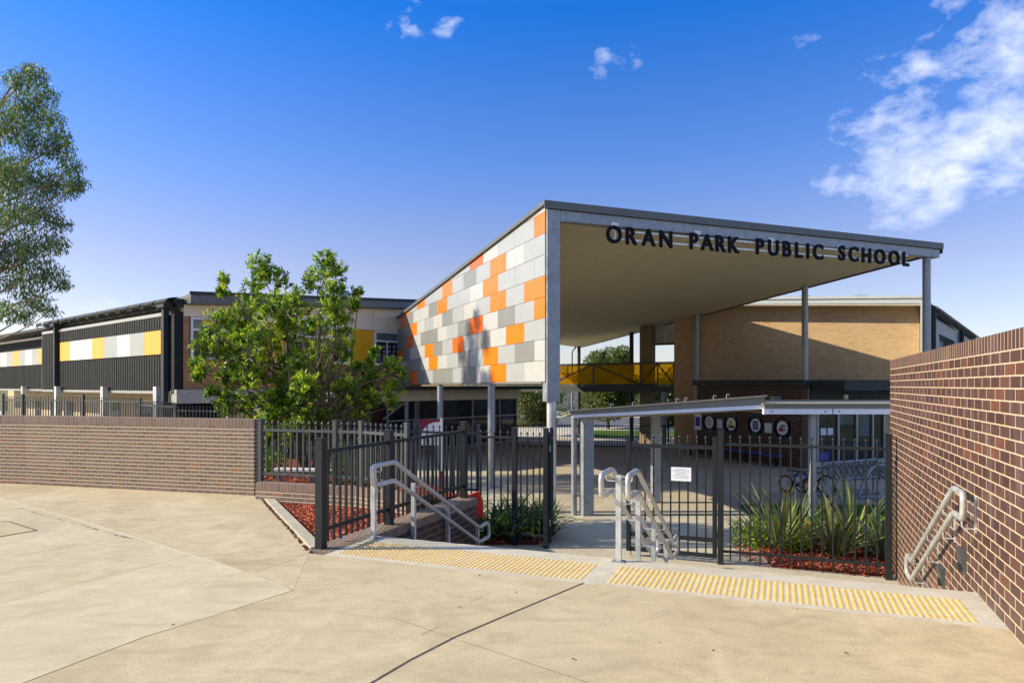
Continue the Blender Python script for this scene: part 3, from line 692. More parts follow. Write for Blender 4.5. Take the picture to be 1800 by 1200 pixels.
b = MB(); b.hexa([CP(.33, -.06, 5.62), CP(SW+.04, -.06, 5.62), CP(SW+.04, .18, 5.62), CP(.33, .18, 5.62)], [CP(.33, -.06, 5.868), CP(SW+.04, -.06, 5.868), CP(SW+.04, .18, 5.868), CP(.33, .18, 5.868)])
b.build('front_beam', M['galv'], can, bevel=.008)
b = MB(); b.hexa([CP(0, -.065, 1.42), CP(.325, -.065, 1.42), CP(.325, .2, 1.42), CP(0, .2, 1.42)], [CP(0, -.065, 5.868), CP(.325, -.065, 5.868), CP(.325, .2, 5.868), CP(0, .2, 5.868)])
post = b.build('corner_post', M['galv'], can, bevel=.008)
b = MB()
for x, z in [(.10, 5.45), (.18, 5.45), (.27, 5.45), (.38, 5.79), (.40, 5.70), (.38, 5.62)]:
    c = CP(x, -.068, z); b.tube([c, c+(-CB)*.012], .018, 8)
for z in (3.4, 3.75):
    c = CP(.14, -.068, z); b.tube([c, c+(-CB)*.012], .016, 8)
for x, z in [(SW-.12, 5.8), (SW-.03, 5.8), (SW-.12, 5.7), (SW-.03, 5.7)]:
    c = CP(x, -.063, z); b.tube([c, c+(-CB)*.012], .018, 8)
b.build('bolt', M['galv_light'], post)
# columns
def ccol(s, d, zt, r=.108, mat='galv', zb=LOW):
    c = CP(s, d, zb); b = MB(); b.tube([c, (c.x, c.y, zt)], r, 20); o = b.build('column', M[mat], can, smooth=True)
    f = MB(); f.box((c.x, c.y, zb+.012), (r*3.2, r*3.2, .024), .37); f.build('base_plate', M[mat], o); return o
ccol(.165, .06, 1.43, .112, 'galv_light')
for d in (4.15, 9.7): ccol(.14, d, 1.88)
for d in (15.6,): ccol(.2, d, ztop(d)-.25)
for d in (.12, 4.9, 11.3, 16.9, 23.0): ccol(SW-.28, d, ztop(d)-.24 if d > 1 else 5.63, .112 if d < 20 else .10, 'galv' if d < 15 else 'darktrim')
b = MB(); c = CP(SW-.75, 23.0, LOW); b.tube(corner([(c.x, c.y, LOW), (c.x, c.y, ztop(23)-.55), (c.x+.25, c.y+.1, ztop(23)-.28)], .1), .05, 8); b.build('downpipe', M['galv'], can, smooth=True)
# side cladding: running bond of coloured panels
PWD, PHT, Z0 = 1.2575, .492, 1.885
orange = {(0, 2), (1, 3), (2, 1), (2, 5), (3, 0), (3, 4), (4, 0), (4, 2), (5, 3), (7, 0), (7, 4), (6, 2), (6, 6), (5, 7), (6, 9), (4, 10), (2, 8), (1, 8), (0, 10), (3, 11), (6, 11), (5, 12), (2, 12)}
greyp = {(0, 4), (0, 6), (0, 7), (1, 1), (1, 5), (2, 7), (2, 3), (3, 2), (3, 5), (3, 8), (3, 9), (4, 6), (5, 8), (6, 4), (1, 11), (0, 9), (0, 11), (3, 12), (4, 11), (5, 11), (2, 11), (1, 10)}
lgrey = {(4, 3), (4, 1), (5, 6), (5, 1), (6, 3), (6, 0), (7, 2), (7, 1), (1, 6), (2, 4), (0, 5), (7, 6), (7, 5), (6, 8), (1, 2), (0, 1), (3, 6), (2, 6), (4, 8), (5, 5), (0, 8)}
cl = MB(); fx = -.03
for row in range(9):
    z0 = Z0+row*PHT+.004; k = 0
    a = 0.0
    n = 0
    while True:
        if row % 2 == 0: t0, t1 = n*PWD, (n+1)*PWD
        else: t0, t1 = (n-.5)*PWD, (n+.5)*PWD
        t0c, t1c = max(t0, 0)+.005, min(t1, DL)-.005
        if t0c >= DL-.05: break
        z1a, z1b = min(z0+PHT-.011, ztop(t0c)-.05), min(z0+PHT-.011, ztop(t1c)-.05)
        key = (row, n); rr = random.Random(row*31+n)
        cl.mi = 3 if key in orange else 2 if key in greyp else 1 if key in lgrey else rr.choice((0, 0, 0, 0, 1)) if n < 11 else rr.choice((0, 1, 2, 2))
        if cl.mi == 3 and key in {(2, 5), (3, 4), (3, 11), (7, 4), (0, 10), (5, 12)}: cl.mi = 4
        if z1a > z0+.01 or z1b > z0+.01:
            z1a, z1b = max(z1a, z0+.004), max(z1b, z0+.004)
            cl.hexa([CP(fx, t0c, z0), CP(fx, t1c, z0), CP(fx+.03, t1c, z0), CP(fx+.03, t0c, z0)], [CP(fx, t0c, z1a), CP(fx, t1c, z1b), CP(fx+.03, t1c, z1b), CP(fx+.03, t0c, z1a)])
        n += 1
cl.build('side_cladding', [M['pw'], M['pl'], M['pg'], M['po'], M['por']], can)
b = MB(); b.hexa([CP(.005, .2, 1.83), CP(.22, .2, 1.83), CP(.22, DL, 1.83), CP(.005, DL, 1.83)], [CP(.005, .2, 5.76), CP(.22, .2, 5.76), CP(.22, DL, ztop(DL)-.2), CP(.005, DL, ztop(DL)-.2)]); b.build('side_wall', M['tan'], can)
b = MB(); b.hexa([CP(-.035, .2, 1.845), CP(.24, .2, 1.845), CP(.24, DL, 1.845), CP(-.035, DL, 1.845)], [CP(-.035, .2, 1.88), CP(.0, .2, 1.88), CP(.0, DL, 1.88), CP(-.035, DL, 1.88)]); b.build('cladding_edge', M['alu'], can)

# ------------------------------------------------------------------ lettering hung below the front beam
sg = thing('school_sign', 'dark lettering reading ORAN PARK PUBLIC SCHOOL hung below the canopy front beam', 'sign', CP(1.5, -.1, 5.2))
def letter_mesh(ch, size, ext):
    cu = bpy.data.curves.new('letter', 'FONT'); cu.body = ch; cu.size = size; cu.extrude = ext; cu.offset = .0155; cu.align_x = 'LEFT'
    ob = bpy.data.objects.new('letter', cu); COL.objects.link(ob)
    dg = bpy.context.evaluated_depsgraph_get(); dg.update()
    me = bpy.data.meshes.new_from_object(ob.evaluated_get(dg)); bpy.data.objects.remove(ob); bpy.data.curves.remove(cu); return me
def put_word(word, s0, s1, zb0, capz=.40):
    ms = [letter_mesh(c, .53, .022) for c in word]
    bb = [(min(v.co.x for v in m.vertices), max(v.co.x for v in m.vertices)) for m in ms]
    wsum = sum(x1-x0 for x0, x1 in bb); gap = (s1-s0-wsum)/(len(word)-1)
    sc = 1.0
    if gap < .05: sc = (s1-s0-.06*(len(word)-1))/wsum; gap = .06
    H = max(v.co.y for v in letter_mesh('H', .53, .02).vertices); s = s0
    for ch, m, (x0, x1) in zip(word, ms, bb):
        for v in m.vertices:
            x, y, zz = v.co; p = CP(s+(x-x0)*sc, -.16-zz, zb0+y*capz/H)
            v.co = p-ROOT[sg.name]
        m.materials.clear(); m.materials.append(M['letter']); s += (x1-x0)*sc+gap
        o = bpy.data.objects.new('letter', m); COL.objects.link(o); o.parent = sg; o['label'] = 'dark letter '+ch; ROOT[o.name] = ROOT[sg.name]
put_word('ORAN', 1.49, 3.34, 5.20); put_word('PARK', 3.86, 5.40, 5.215); put_word('PUBLIC', 5.93, 8.22, 5.235); put_word('SCHOOL', 8.78, 11.48, 5.265)
for zz in (.10, .30):
    b = MB(); b.bar(CP(1.7, -.115, 5.20+zz), CP(11.5, -.115, 5.275+zz), .02, .04); b.build('rail', M['white'], sg)
for s in (1.77, 4.15, 6.50, 8.93, 11.25):
    z1 = 5.20+.075*(s-1.5)/10
    b = MB(); b.bar(CP(s, -.09, z1+.06), CP(s, -.09, 5.63), .045, .02); c = CP(s, -.075, 5.655); b.box((c.x, c.y, c.z), (.19, .025, .085), .374); b.build('bracket', M['white'], sg)

# ================================================================== LEFT SCHOOL BUILDING
F0 = Vector((-11.4, 23.7, 0)); FU = Vector((.65, .76, 0)); FBK = Vector((-.76, .65, 0)); GU = Vector((-.76, .65, 0)); GN = Vector((-.65, -.76, 0))
def LB(s, z, off=0.0): v = F0+FU*s-FBK*off; return Vector((v.x, v.y, z))
def FB(s, z, off=0.0): v = F0+GU*s+GN*off; return Vector((v.x, v.y, z))
lb = thing('school_building', 'left school building with charcoal screens, yellow panels and tan brick front', 'building', LB(0, LOW))
def LBbox(mb, s0, s1, z0, z1, o0, o1, z1b=None, z0b=None):
    z1b = z1 if z1b is None else z1b; z0b = z0 if z0b is None else z0b
    mb.hexa([LB(s0, z0, o1), LB(s1, z0b, o1), LB(s1, z0b, o0), LB(s0, z0, o0)], [LB(s0, z1, o1), LB(s1, z1b, o1), LB(s1, z1b, o0), LB(s0, z1, o0)])
def FBbox(mb, s0, s1, z0, z1, o0, o1): mb.hexa([FB(s0, z0, o1), FB(s1, z0, o1), FB(s1, z0, o0), FB(s0, z0, o0)], [FB(s0, z1, o1), FB(s1, z1, o1), FB(s1, z1, o0), FB(s0, z1, o0)])
def lroof(s): return 4.60+.068*s
wins = [(.24, 2.8), (4.4, 6.9), (8.25, 9.62)]; yels = [(3.0, 3.9), (7.06, 8.14)]
b = MB()
LBbox(b, 0, 11, 1.655, 2.70, -.3, 0); LBbox(b, 0, .2, 2.70, 4.20, -.3, 0); b.build('brick_wall', M['brickO'], lb)
b = MB(); LBbox(b, .2, 11, 2.72, 4.19, -.3, -.06)                       # backing behind windows
for a, c_ in [(2.84, 2.97), (3.93, 4.36), (6.94, 7.03), (9.66, 11)]: LBbox(b, a, c_, 2.71, 4.195, -.06, .0)
b.build('infill_wall', M['cream'], lb)
b = MB(); edges = [0, .9, 2.0, 3.1, 4.2, 5.3, 6.4, 7.05, 8.2, 9.4, 11]
for a, c_ in zip(edges, edges[1:]): LBbox(b, a+.008, c_-.008, 4.205, lroof(a)-.01, -.3, .02, lroof(c_)-.01)
b.build('upper_cladding', M['cream'], lb)
for a, c_ in yels:
    b = MB(); LBbox(b, a, c_-.55 if c_-a > 1 else c_, 2.712, 4.19, -.05, .03)
    if c_-a > 1: LBbox(b, c_-.54, c_, 2.712, 4.19, -.05, .03)
    b.build('yellow_panel', M['yel'], lb)
for i, (a, c_) in enumerate(wins):
    f = MB()
    for z0, z1 in ((2.71, 2.79), (3.72, 3.80), (4.115, 4.19)): LBbox(f, a, c_, z0, z1, -.05, .05)
    for s in (a, c_-.07): LBbox(f, s, s+.07, 2.79, 4.115, -.05, .048)
    m_ = a+.68 if i == 0 else (a+c_)/2; LBbox(f, m_-.025, m_+.025, 2.79, 3.72, -.05, .046)
    w = f.build('window', M['white'], lb)
    g = MB(); LBbox(g, a+.06, c_-.06, 2.78, 3.73, -.06, .005); g.build('pane', M['glass'], w)
    g = MB(); LBbox(g, a+.06, c_-.06, 3.79, 4.12, -.06, .005); g.build('transom_pane', M['glassb'], w)
    if i == 0:
        g = MB(); LBbox(g, a+.35, c_-.3, 3.93, 4.11, .006, .010); g.build('pink_reflection', M['pink'], w)  # pink reflection painted as a strip on the transom glass
    if i == 2:                                                     # children's cut-out pictures stuck on the glass
        rr = random.Random(5); g = MB()
        for k in range(16):
            s = a+.14+(k % 4)*.29; z = 2.86+(k//4)*.2; h = rr.uniform(.10, .15); q = rr.uniform(.09, .12)
            pts = [(s+.02, z), (s+q*2-.03, z), (s+q*2, z+h*.5), (s+q*1.4, z+h), (s+.05, z+h*.95), (s, z+h*.4)]
            g.hexa([LB(p[0], p[1], .006) for p in pts], [LB(p[0], p[1], .009) for p in pts])
        g.build('paper_cutouts', M['bluegrey'], w)
b = MB(); LBbox(b, -.3, 4.6, 1.17, 1.65, -.4, .14); b.build('floor_slab', M['slab'], lb)
b = MB(); LBbox(b, 4.6, 11, 1.45, 1.65, -.4, .05); b.build('floor_edge', M['darktrim'], lb)
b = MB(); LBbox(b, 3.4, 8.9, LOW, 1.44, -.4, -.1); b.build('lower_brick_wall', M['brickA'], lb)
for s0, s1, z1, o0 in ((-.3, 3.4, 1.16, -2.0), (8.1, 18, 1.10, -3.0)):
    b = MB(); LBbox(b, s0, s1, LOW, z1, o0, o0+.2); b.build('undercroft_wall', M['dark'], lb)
# roof and fascia
b = MB()
b.hexa([LB(.0, lroof(0)+.02, .55), LB(11.0, lroof(11)+.02, .55), LB(11.0, lroof(11)-.6, -14), LB(1.0, lroof(0)-.9, -14)], [LB(.0, lroof(0)+.36, .55), LB(11.0, lroof(11)+.36, .55), LB(11.0, lroof(11)-.3, -14), LB(1.0, lroof(0)-.6, -14)])
rf = b.build('roof', M['fascia'], lb, bevel=.01)
b = MB(); LBbox(b, -.05, 10.9, lroof(0)+.30, lroof(0)+.41, .555, .60, lroof(10.9)+.41, lroof(10.9)+.30); b.build('gutter', M['darktrim'], rf)
v = LB(7.6, 5.5, -1.5); b = MB(); b.lathe(v, [(.22, 0), (.22, .12), (.34, .14), (.36, .22), (.36, .42), (.33, .50), (.05, .53)], 20)
for k in range(20):
    a = k/20*6.283; b.box((v.x+.365*math.cos(a), v.y+.365*math.sin(a), v.z+.32), (.012, .05, .2), a)
b.build('roof_vent', M['galv'], rf)
# screens
def bay(s0, s1, off, cols, xs, z0=1.5, z1=4.34):
    b = MB(); FBbox(b, s0, s1, z0+.10, z1-.10, off-.08, off); 
    n = int((s1-s0)/.22)
    for i in range(n): FBbox(b, s0+(s1-s0)*(i+.3)/n, s0+(s1-s0)*(i+.62)/n, z0+.105, z1-.105, off+.001, off+.018)
    sc = b.build('screen', M['char'], lb)
    b = MB(); FBbox(b, s0, s1, z0, z0+.10, off-.09, off+.03); b.build('sill_trim', M['alu'], sc)
    b = MB(); FBbox(b, s0, s1, z1-.10, z1+.02, off-.09, off+.03); b.build('head_trim', M['alu'], sc)
    ss = []
    for x in xs:
        m = (x-900)/1200; ss.append((-11.4+GN.x*off-m*(23.7+GN.y*off))/(.76+.65*m))
    for a, c_, mt in zip(ss, ss[1:], cols):
        lo, hi = min(a, c_), max(a, c_); b = MB(); FBbox(b, lo+.006, hi-.006, 2.90, 3.74, off+.019, off+.05); b.build('colour_panel', M[mt], sc)
bay(.25, 14.5, .30, ['yel', 'fw', 'fw', 'yel', 'pl', 'fw', 'pl', 'yel'], [107.5, 125.3, 145.3, 164, 185.3, 208, 230.7, 256, 285.3])
bay(14.8, 30, -.60, ['fw', 'pl', 'yel', 'pl', 'fw', 'pl', 'yel'], [2, 13.3, 24, 35, 46, 58, 69.5, 79])
b = MB(); b.hexa([FB(.25, 1.5, .30), FB(.25, 1.5, -.3), FB(.05, 1.5, -.3), FB(.05, 1.5, .30)], [FB(.25, 4.36, .30), FB(.25, 4.36, -.3), FB(.05, 4.36, -.3), FB(.05, 4.36, .30)]); b.build('screen_return', M['char'], lb)
b = MB(); b.hexa([FB(14.5, 1.5, .30), FB(14.65, 1.5, .30), FB(14.65, 1.5, -.8), FB(14.5, 1.5, -.8)], [FB(14.5, 4.36, .30), FB(14.65, 4.36, .30), FB(14.65, 4.36, -.8), FB(14.5, 4.36, -.8)]); b.build('screen_return', M['char'], lb)
for s, off in ((.55, .40), (12.2, .40)):
    b = MB(); c = FB(s, 0, off); b.box((c.x, c.y, 1.8), (.17, .17, 5.9), -.7); c2 = FB(s, 4.62, off); b.box((c2.x, c2.y, 4.62), (.55, .34, .26), -.7); b.build('downpipe', M['darktrim'], lb, bevel=.01)
for s in (1.02, 6.06, 11.75, 20.5):
    o_ = .46 if s < 15 else -.42; c = FB(s, 0, o_); b = MB(); b.box((c.x, c.y, .30), (.26, .20, 2.9), -.7); b.build('support_post', M['galv_light'], lb, bevel=.012)
def bullnose(mb, P, s0, s1, z, off, step, r=.15):
    n = max(1, int((s1-s0)/step))
    for i in range(n+1):
        s = s0+(s1-s0)*i/n
        ring = []
        for k in range(7):
            a = math.pi*.5*(k/6)*1.35; ring.append((off-.35+.35*math.sin(a)*1.6, z-.05+r*math.cos(a)*1.1))
        if i < n:
            s2 = s0+(s1-s0)*(i+.80)/n
            for (o0, z0), (o1, z1) in zip(ring, ring[1:]): mb.quad([P(s, z0, o0), P(s2, z0, o0), P(s2, z1, o1), P(s, z1, o1)])
            s3 = s0+(s1-s0)*(i+1)/n
            for (o0, z0), (o1, z1) in zip(ring, ring[1:]): mb.quad([P(s2, z0-.07, o0-.07), P(s3, z0-.07, o0-.07), P(s3, z1-.07, o1-.07), P(s2, z1-.07, o1-.07)])
b = MB(); bullnose(b, FB, .0, 14.6, 4.73, .42, 1.05); FBbox(b, .05, 14.5, 4.625, 4.80, -.6, .30); b.build('bullnose_eave', M['darktrim'], lb)
b = MB(); bullnose(b, FB, 14.7, 31, 4.60, -.48, 1.05); b.build('bullnose_eave', M['darktrim'], lb)
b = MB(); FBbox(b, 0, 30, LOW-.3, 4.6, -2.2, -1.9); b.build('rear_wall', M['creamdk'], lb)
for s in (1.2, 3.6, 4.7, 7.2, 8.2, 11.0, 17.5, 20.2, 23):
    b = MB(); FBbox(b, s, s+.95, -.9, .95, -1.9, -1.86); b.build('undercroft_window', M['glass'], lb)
b = MB(); FBbox(b, 0, 30, 4.5, 4.62, -2.2, .2); b.build('eave_lining', M['darktrim'], lb)
# entry glazing below the canopy side
b = MB(); LBbox(b, 7.9, 17.2, 1.10, 1.62, .55, .9); eb = b.build('cream_beam', M['cream'], lb)
b = MB(); LBbox(b, 8.3, 17.0, LOW+.08, 1.095, .70, .74); gl = b.build('entry_glazing', M['glass'], lb)
b = MB()
for s in (8.3, 9.9, 10.05, 11.55, 13.6, 15.6, 16.95): LBbox(b, s, s+.07, LOW+.05, 1.095, .745, .82)
LBbox(b, 8.3, 17.0, .22, .28, .742, .815); LBbox(b, 9.9, 11.6, .02, .12, .742, .83); LBbox(b, 8.3, 17.0, LOW, LOW+.10, .742, .83); b.build('mullion', M['alu'], gl)
b = MB(); LBbox(b, 4.2, 17.4, 1.60, 1.76, .45, 2.5); vr = b.build('verandah_roof', M['darktrim'], lb, bevel=.01)
b = MB(); b.bar(LB(8.0, .35, .9), LB(9.2, 1.05, .9), .07, .07); b.build('strut', M['galv'], vr)

# ================================================================== RIGHT SCHOOL BUILDING
R0 = Vector((7.54, 31.76, 0)); RU = Vector((.866, -.5, 0)); RBK = Vector((.5, .866, 0)); RL = 9.83; SDIR = Vector((.616, .788, 0)); SNR = Vector((.788, -.616, 0))
def RB(s, z, off=0.0): v = R0+RU*s-RBK*off; return Vector((v.x, v.y, z))
S0 = RB(RL, 0, 0)
def SB(s, z, off=0.0): v = S0+SDIR*s+SNR*off; return Vector((v.x, v.y, z))
rb = thing('school_building', 'right school building with a tall tan brick wall behind the canopy columns', 'building', RB(0, LOW))
def RBbox(mb, s0, s1, z0, z1, o0, o1, z1b=None, z0b=None):
    z1b = z1 if z1b is None else z1b; z0b = z0 if z0b is None else z0b
    mb.hexa([RB(s0, z0, o1), RB(s1, z0b, o1), RB(s1, z0b, o0), RB(s0, z0, o0)], [RB(s0, z1, o1), RB(s1, z1b, o1), RB(s1, z1b, o0), RB(s0, z1, o0)])
def SBbox(mb, s0, s1, z0, z1, o0, o1): mb.hexa([SB(s0, z0, o1), SB(s1, z0, o1), SB(s1, z0, o0), SB(s0, z0, o0)], [SB(s0, z1, o1), SB(s1, z1, o1), SB(s1, z1, o0), SB(s0, z1, o0)])
def rroof(s): return 5.47-.055*s
OV = .70
b = MB(); RBbox(b, 0, RL-.02, LOW, rroof(0), -.4, 0, rroof(RL))
b.build('brick_wall', M['brickT'], rb)
b = MB()
for s in (2.1, 7.75): RBbox(b, s, s+.022, LOW, rroof(s)-.02, -.01, .003)
b.build('control_joint', M['creamdk'], rb)
b = MB()
b.hexa([RB(.15, rroof(0)+.0, OV), RB(RL+.2, rroof(RL), OV), SB(14, rroof(RL)-.5, .3), RB(.15, rroof(0)-.4, -14)], [RB(.15, rroof(0)+.20, OV), RB(RL+.2, rroof(RL)+.20, OV), SB(14, rroof(RL)-.3, .3), RB(.15, rroof(0)-.2, -14)])
rf = b.build('roof', M['lfascia'], rb, bevel=.008)
b = MB(); RBbox(b, .1, RL+.25, rroof(0)+.205, rroof(0)+.31, OV-.05, OV+.05, rroof(RL)+.31, rroof(RL)+.205); b.build('gutter', M['lfascia'], rf)
b = MB(); RBbox(b, .2, RL, rroof(0)-.045, rroof(0)-.002, .0, OV-.03, rroof(RL)-.002, rroof(RL)-.045); b.build('eave_lining', M['cream'], rf)
for s in (5.4, 7.6):
    v = RB(s, rroof(s)+.33, -1.2); b = MB(); b.lathe(v, [(.42, 0), (.42, .12), (.34, .20), (.1, .24)], 18); b.build('roof_vent', M['galv'], rf)
b = MB(); RBbox(b, RL, RL+.14, 2.35, rroof(RL)+.05, .02, OV+.02); b.build('fin_wall', M['lfascia'], rb)
b = MB(); RBbox(b, RL+.0, RL+.16, LOW, 2.34, -.3, .3); b.build('fin_base', M['darktrim'], rb)
# side elevation
b = MB(); SBbox(b, .3, 3.2, -1, 4.55, -.2, .30); SBbox(b, 3.2, 9.5, 4.0, 4.55, -.2, .30); SBbox(b, 9.5, 22, -1, 4.55, -.2, .30)
b.build('screen', M['bluegrey'], rb)
b = MB(); SBbox(b, 3.2, 9.5, -1, 4.0, -.35, -.12); b.build('recessed_wall', M['bluegrey'], rb)
b = MB(); SBbox(b, 4.2, 5.4, .5, 3.6, -.119, -.08); b.build('side_window', M['glass'], rb)
for s in (.12, 11.6):
    b = MB(); c = SB(s, 0, .42); b.box((c.x, c.y, 1.8), (.2, .2, 5.7), -.66); b.build('downpipe', M['darktrim'], rb, bevel=.01)
b = MB(); bullnose(b, SB, -.05, 22.3, 4.82, .45, 1.0); SBbox(b, 0, 22.2, 4.67, 4.98, -.5, .34); b.build('bullnose_eave', M['darktrim'], rb)
b = MB(); SBbox(b, 0, 22, 4.56, 4.66, -.4, .25); b.build('eave_lining', M['darktrim'], rb)
rb2 = thing('rear_wing', 'far wing with a bullnose roof just showing over the plum brick wall', 'building', SB(24, LOW, 1))
b = MB(); SBbox(b, 24, 40, LOW, 4.55, 0, 1.2); b.build('wall', M['bluegrey'], rb2)
b = MB(); bullnose(b, SB, 24, 40, 4.82, 1.35, 1.0); SBbox(b, 24, 40, 4.6, 4.8, 0, 1.1); b.build('bullnose_eave', M['darktrim'], rb2)

# link walls at the bridge
t = thing('brick_pier', 'tall tan pier left of the right school building, under the canopy', 'pier', (6.75, 34, LOW))
b = MB(); b.box((6.75, 34.0, 1.78), (.62, .5, 5.86), -.66); b.build('shaft', M['tan'], t, bevel=.01)
t = thing('link_panel', 'buff cladding panel high between the tan pier and the right school building', 'panel', (7.6, 34, 3.9))
b = MB(); b.wall((7.15, 34.2), (7.62, 33.9), 3.88, 4.9, .1); b.wall((7.64, 33.88), (8.6, 33.2), 3.88, 4.9, .1); b.build('cladding', M['fw'], t)
b = MB(); b.wall((7.1, 34.15), (8.6, 33.1), 3.80, 3.875, .16); b.build('edge_trim', M['darktrim'], t)

# ================================================================== BRIDGE
br = thing('footbridge', 'upper footbridge with amber mesh panels behind the canopy', 'bridge', RB(0, LOW))
def BR(s, z, off=0.0): v = R0+Vector((.12, .35, 0))-Vector((.788, -.616, 0))*s-Vector((.616, .788, 0))*off; return Vector((v.x, v.y, z))
LBR = 12.5
def brbox(mb, s0, s1, z0, z1, o0, o1): mb.hexa([BR(s1, z0, o1), BR(s0, z0, o1), BR(s0, z0, o0), BR(s1, z0, o0)], [BR(s1, z1, o1), BR(s0, z1, o1), BR(s0, z1, o0), BR(s1, z1, o0)])
b = MB(); brbox(b, 0, LBR, 1.50, 1.66, -1.9, 0.02); b.build('deck', M['darktrim'], br)
b = MB(); brbox(b, 0, LBR, 1.47, 1.78, .02, .07); b.build('edge_beam', M['greyp'], br)
xs = [0, 1.75, 4.4, 7.2, 9.9, LBR-.06]
BU, BK = Vector((.788, -.616, 0)), Vector((.616, .788, 0))
for o in (.0, -1.85):
    b = MB()
    for z in (1.80, 2.86): brbox(b, 0, LBR, z, z+.06, o-.03, o+.03)
    b.build('top_rail', M['greyp'], br)
    for a, c_ in zip(xs, xs[1:]) if o == 0 else ():
        b = MB(); brbox(b, a+.05, c_-.02, 1.87, 2.82, o-.012, o-.004); b.build('mesh_panel', M['amber'], br)
    for i, s in enumerate(xs):
        b = MB(); brbox(b, s, s+.07, 1.66, 2.9, o-.035, o+.04); b.build('post', M['greyp'], br)
    for i, (a, c_) in enumerate(zip(xs, xs[1:])):
        b = MB(); p, q = (a+.07, c_) if i % 2 else (c_, a+.07)
        if i == 0:
            m_ = (a+c_)/2; b.bar(BR(a+.08, 1.86, o+.02), BR(m_, 2.85, o+.02), .045, .05); b.bar(BR(m_, 2.85, o+.02), BR(c_, 1.86, o+.02), .045, .05); b.bar(BR(m_, 1.86, o+.02), BR(m_, 2.85, o+.02), .05, .05)
        else: b.bar(BR(p, 1.86, o+.02), BR(q, 2.85, o+.02), .045, .06)
        b.build('truss_diagonal', M['greyp'], br)
for s in (.55, 7.0):
    b = MB(); c = BR(s, 0, .0); b.tube([(c.x, c.y, LOW), (c.x, c.y, 1.48)], .12, 16); b.build('column', M['galv'], br, smooth=True)

# ================================================================== BRICK ANNEX
AC = Vector((10.3, 24.2, 0)); AU = Vector((-.407, .914, 0)); AV = Vector((.914, .407, 0))
def AN(a, z, off=0.0): v = AC+AU*a-AV*off; return Vector((v.x, v.y, z))          # medallion wall, off = out of the wall (to the left)
def AD(s, z, off=0.0): v = AC+AV*s-AU*off; return Vector((v.x, v.y, z))          # glazed wall, off = towards the viewer
an = thing('brick_annex', 'low dark brick annex with round badges and glazed doors under the canopy', 'building', AN(0, LOW))
def ANbox(mb, a0, a1, z0, z1, o0, o1): mb.hexa([AN(a0, z0, o1), AN(a1, z0, o1), AN(a1, z0, o0), AN(a0, z0, o0)], [AN(a0, z1, o1), AN(a1, z1, o1), AN(a1, z1, o0), AN(a0, z1, o0)])
def ADbox(mb, s0, s1, z0, z1, o0, o1): mb.hexa([AD(s0, z0, o1), AD(s1, z0, o1), AD(s1, z0, o0), AD(s0, z0, o0)], [AD(s0, z1, o1), AD(s1, z1, o1), AD(s1, z1, o0), AD(s0, z1, o0)])
b = MB(); ANbox(b, 0, 5.7, LOW, 1.78, -.25, 0); ANbox(b, 5.45, 5.7, LOW, 1.78, -1.6, -.26); b.build('brick_wall', M['brickA'], an)
for s0, s1 in ((.26, .5), (4.25, 4.9)):
    b = MB(); ADbox(b, s0, s1, LOW, 1.75, -.25, .0); b.build('door_wall', M['brickT'], an)
b = MB(); b.hexa([AN(-.15, 1.79, .15), AN(5.85, 1.79, .15), AN(5.85, 1.79, -1.3), AN(1.6, 1.79, -5.2), AN(-.15, 1.79, -5.2)], [AN(-.15, 2.0, .15), AN(5.85, 2.02, .15), AN(5.85, 2.02, -1.3), AN(1.6, 2.0, -5.2), AN(-.15, 2.0, -5.2)]); rf = b.build('roof', M['darktrim'], an, bevel=.01)
b = MB(); ADbox(b, .3, 5.4, 1.62, 1.95, .16, 1.5); b.build('door_awning', M['darktrim'], rf)
b = MB(); ADbox(b, .3, 5.0, 1.15, 1.78, -.2, .03); b.build('door_head', M['darktrim'], an)
c = AD(2.05, 1.38, .06); b = MB(); b.box(c, (.18, .1, .16), .42); b.build('floodlight', M['white'], an, bevel=.01)
c = AN(1.0, 1.2, .25); b = MB(); b.box(c, (.34, .22, .42), .42); b.build('wall_light', M['galv'], an, bevel=.02)
b = MB(); ADbox(b, .5, 4.25, LOW+.16, 1.12, -.10, -.07); g = b.build('glazed_door', M['glass'], an)
b = MB()
for s in (.5, .72, 1.75, 2.7, 3.55, 4.17): ADbox(b, s, s+.075, LOW+.1, 1.14, -.065, .0)
ADbox(b, .5, 4.25, LOW+.02, LOW+.19, -.068, .012); ADbox(b, .5, 4.25, 1.06, 1.14, -.068, .004); b.build('door_frame', M['alu'], g)
b = MB(); ADbox(b, .95, 1.22, .0, .25, -.065, -.06); ADbox(b, 1.30, 1.57, .0, .25, -.065, -.06); b.build('door_notice', M['paper'], g)
b = MB(); ADbox(b, .85, 1.35, -.92, -.62, -.066, -.061); b.build('blue_poster', M['mblue'], g)
b = MB(); ADbox(b, 1.9, 2.62, .35, 1.0, -.066, -.062); ADbox(b, 2.85, 3.45, -.1, .9, -.066, -.062); b.build('painted_reflection', M['glassb'], g)  # paler bluish patches stand in for reflections on the door glass
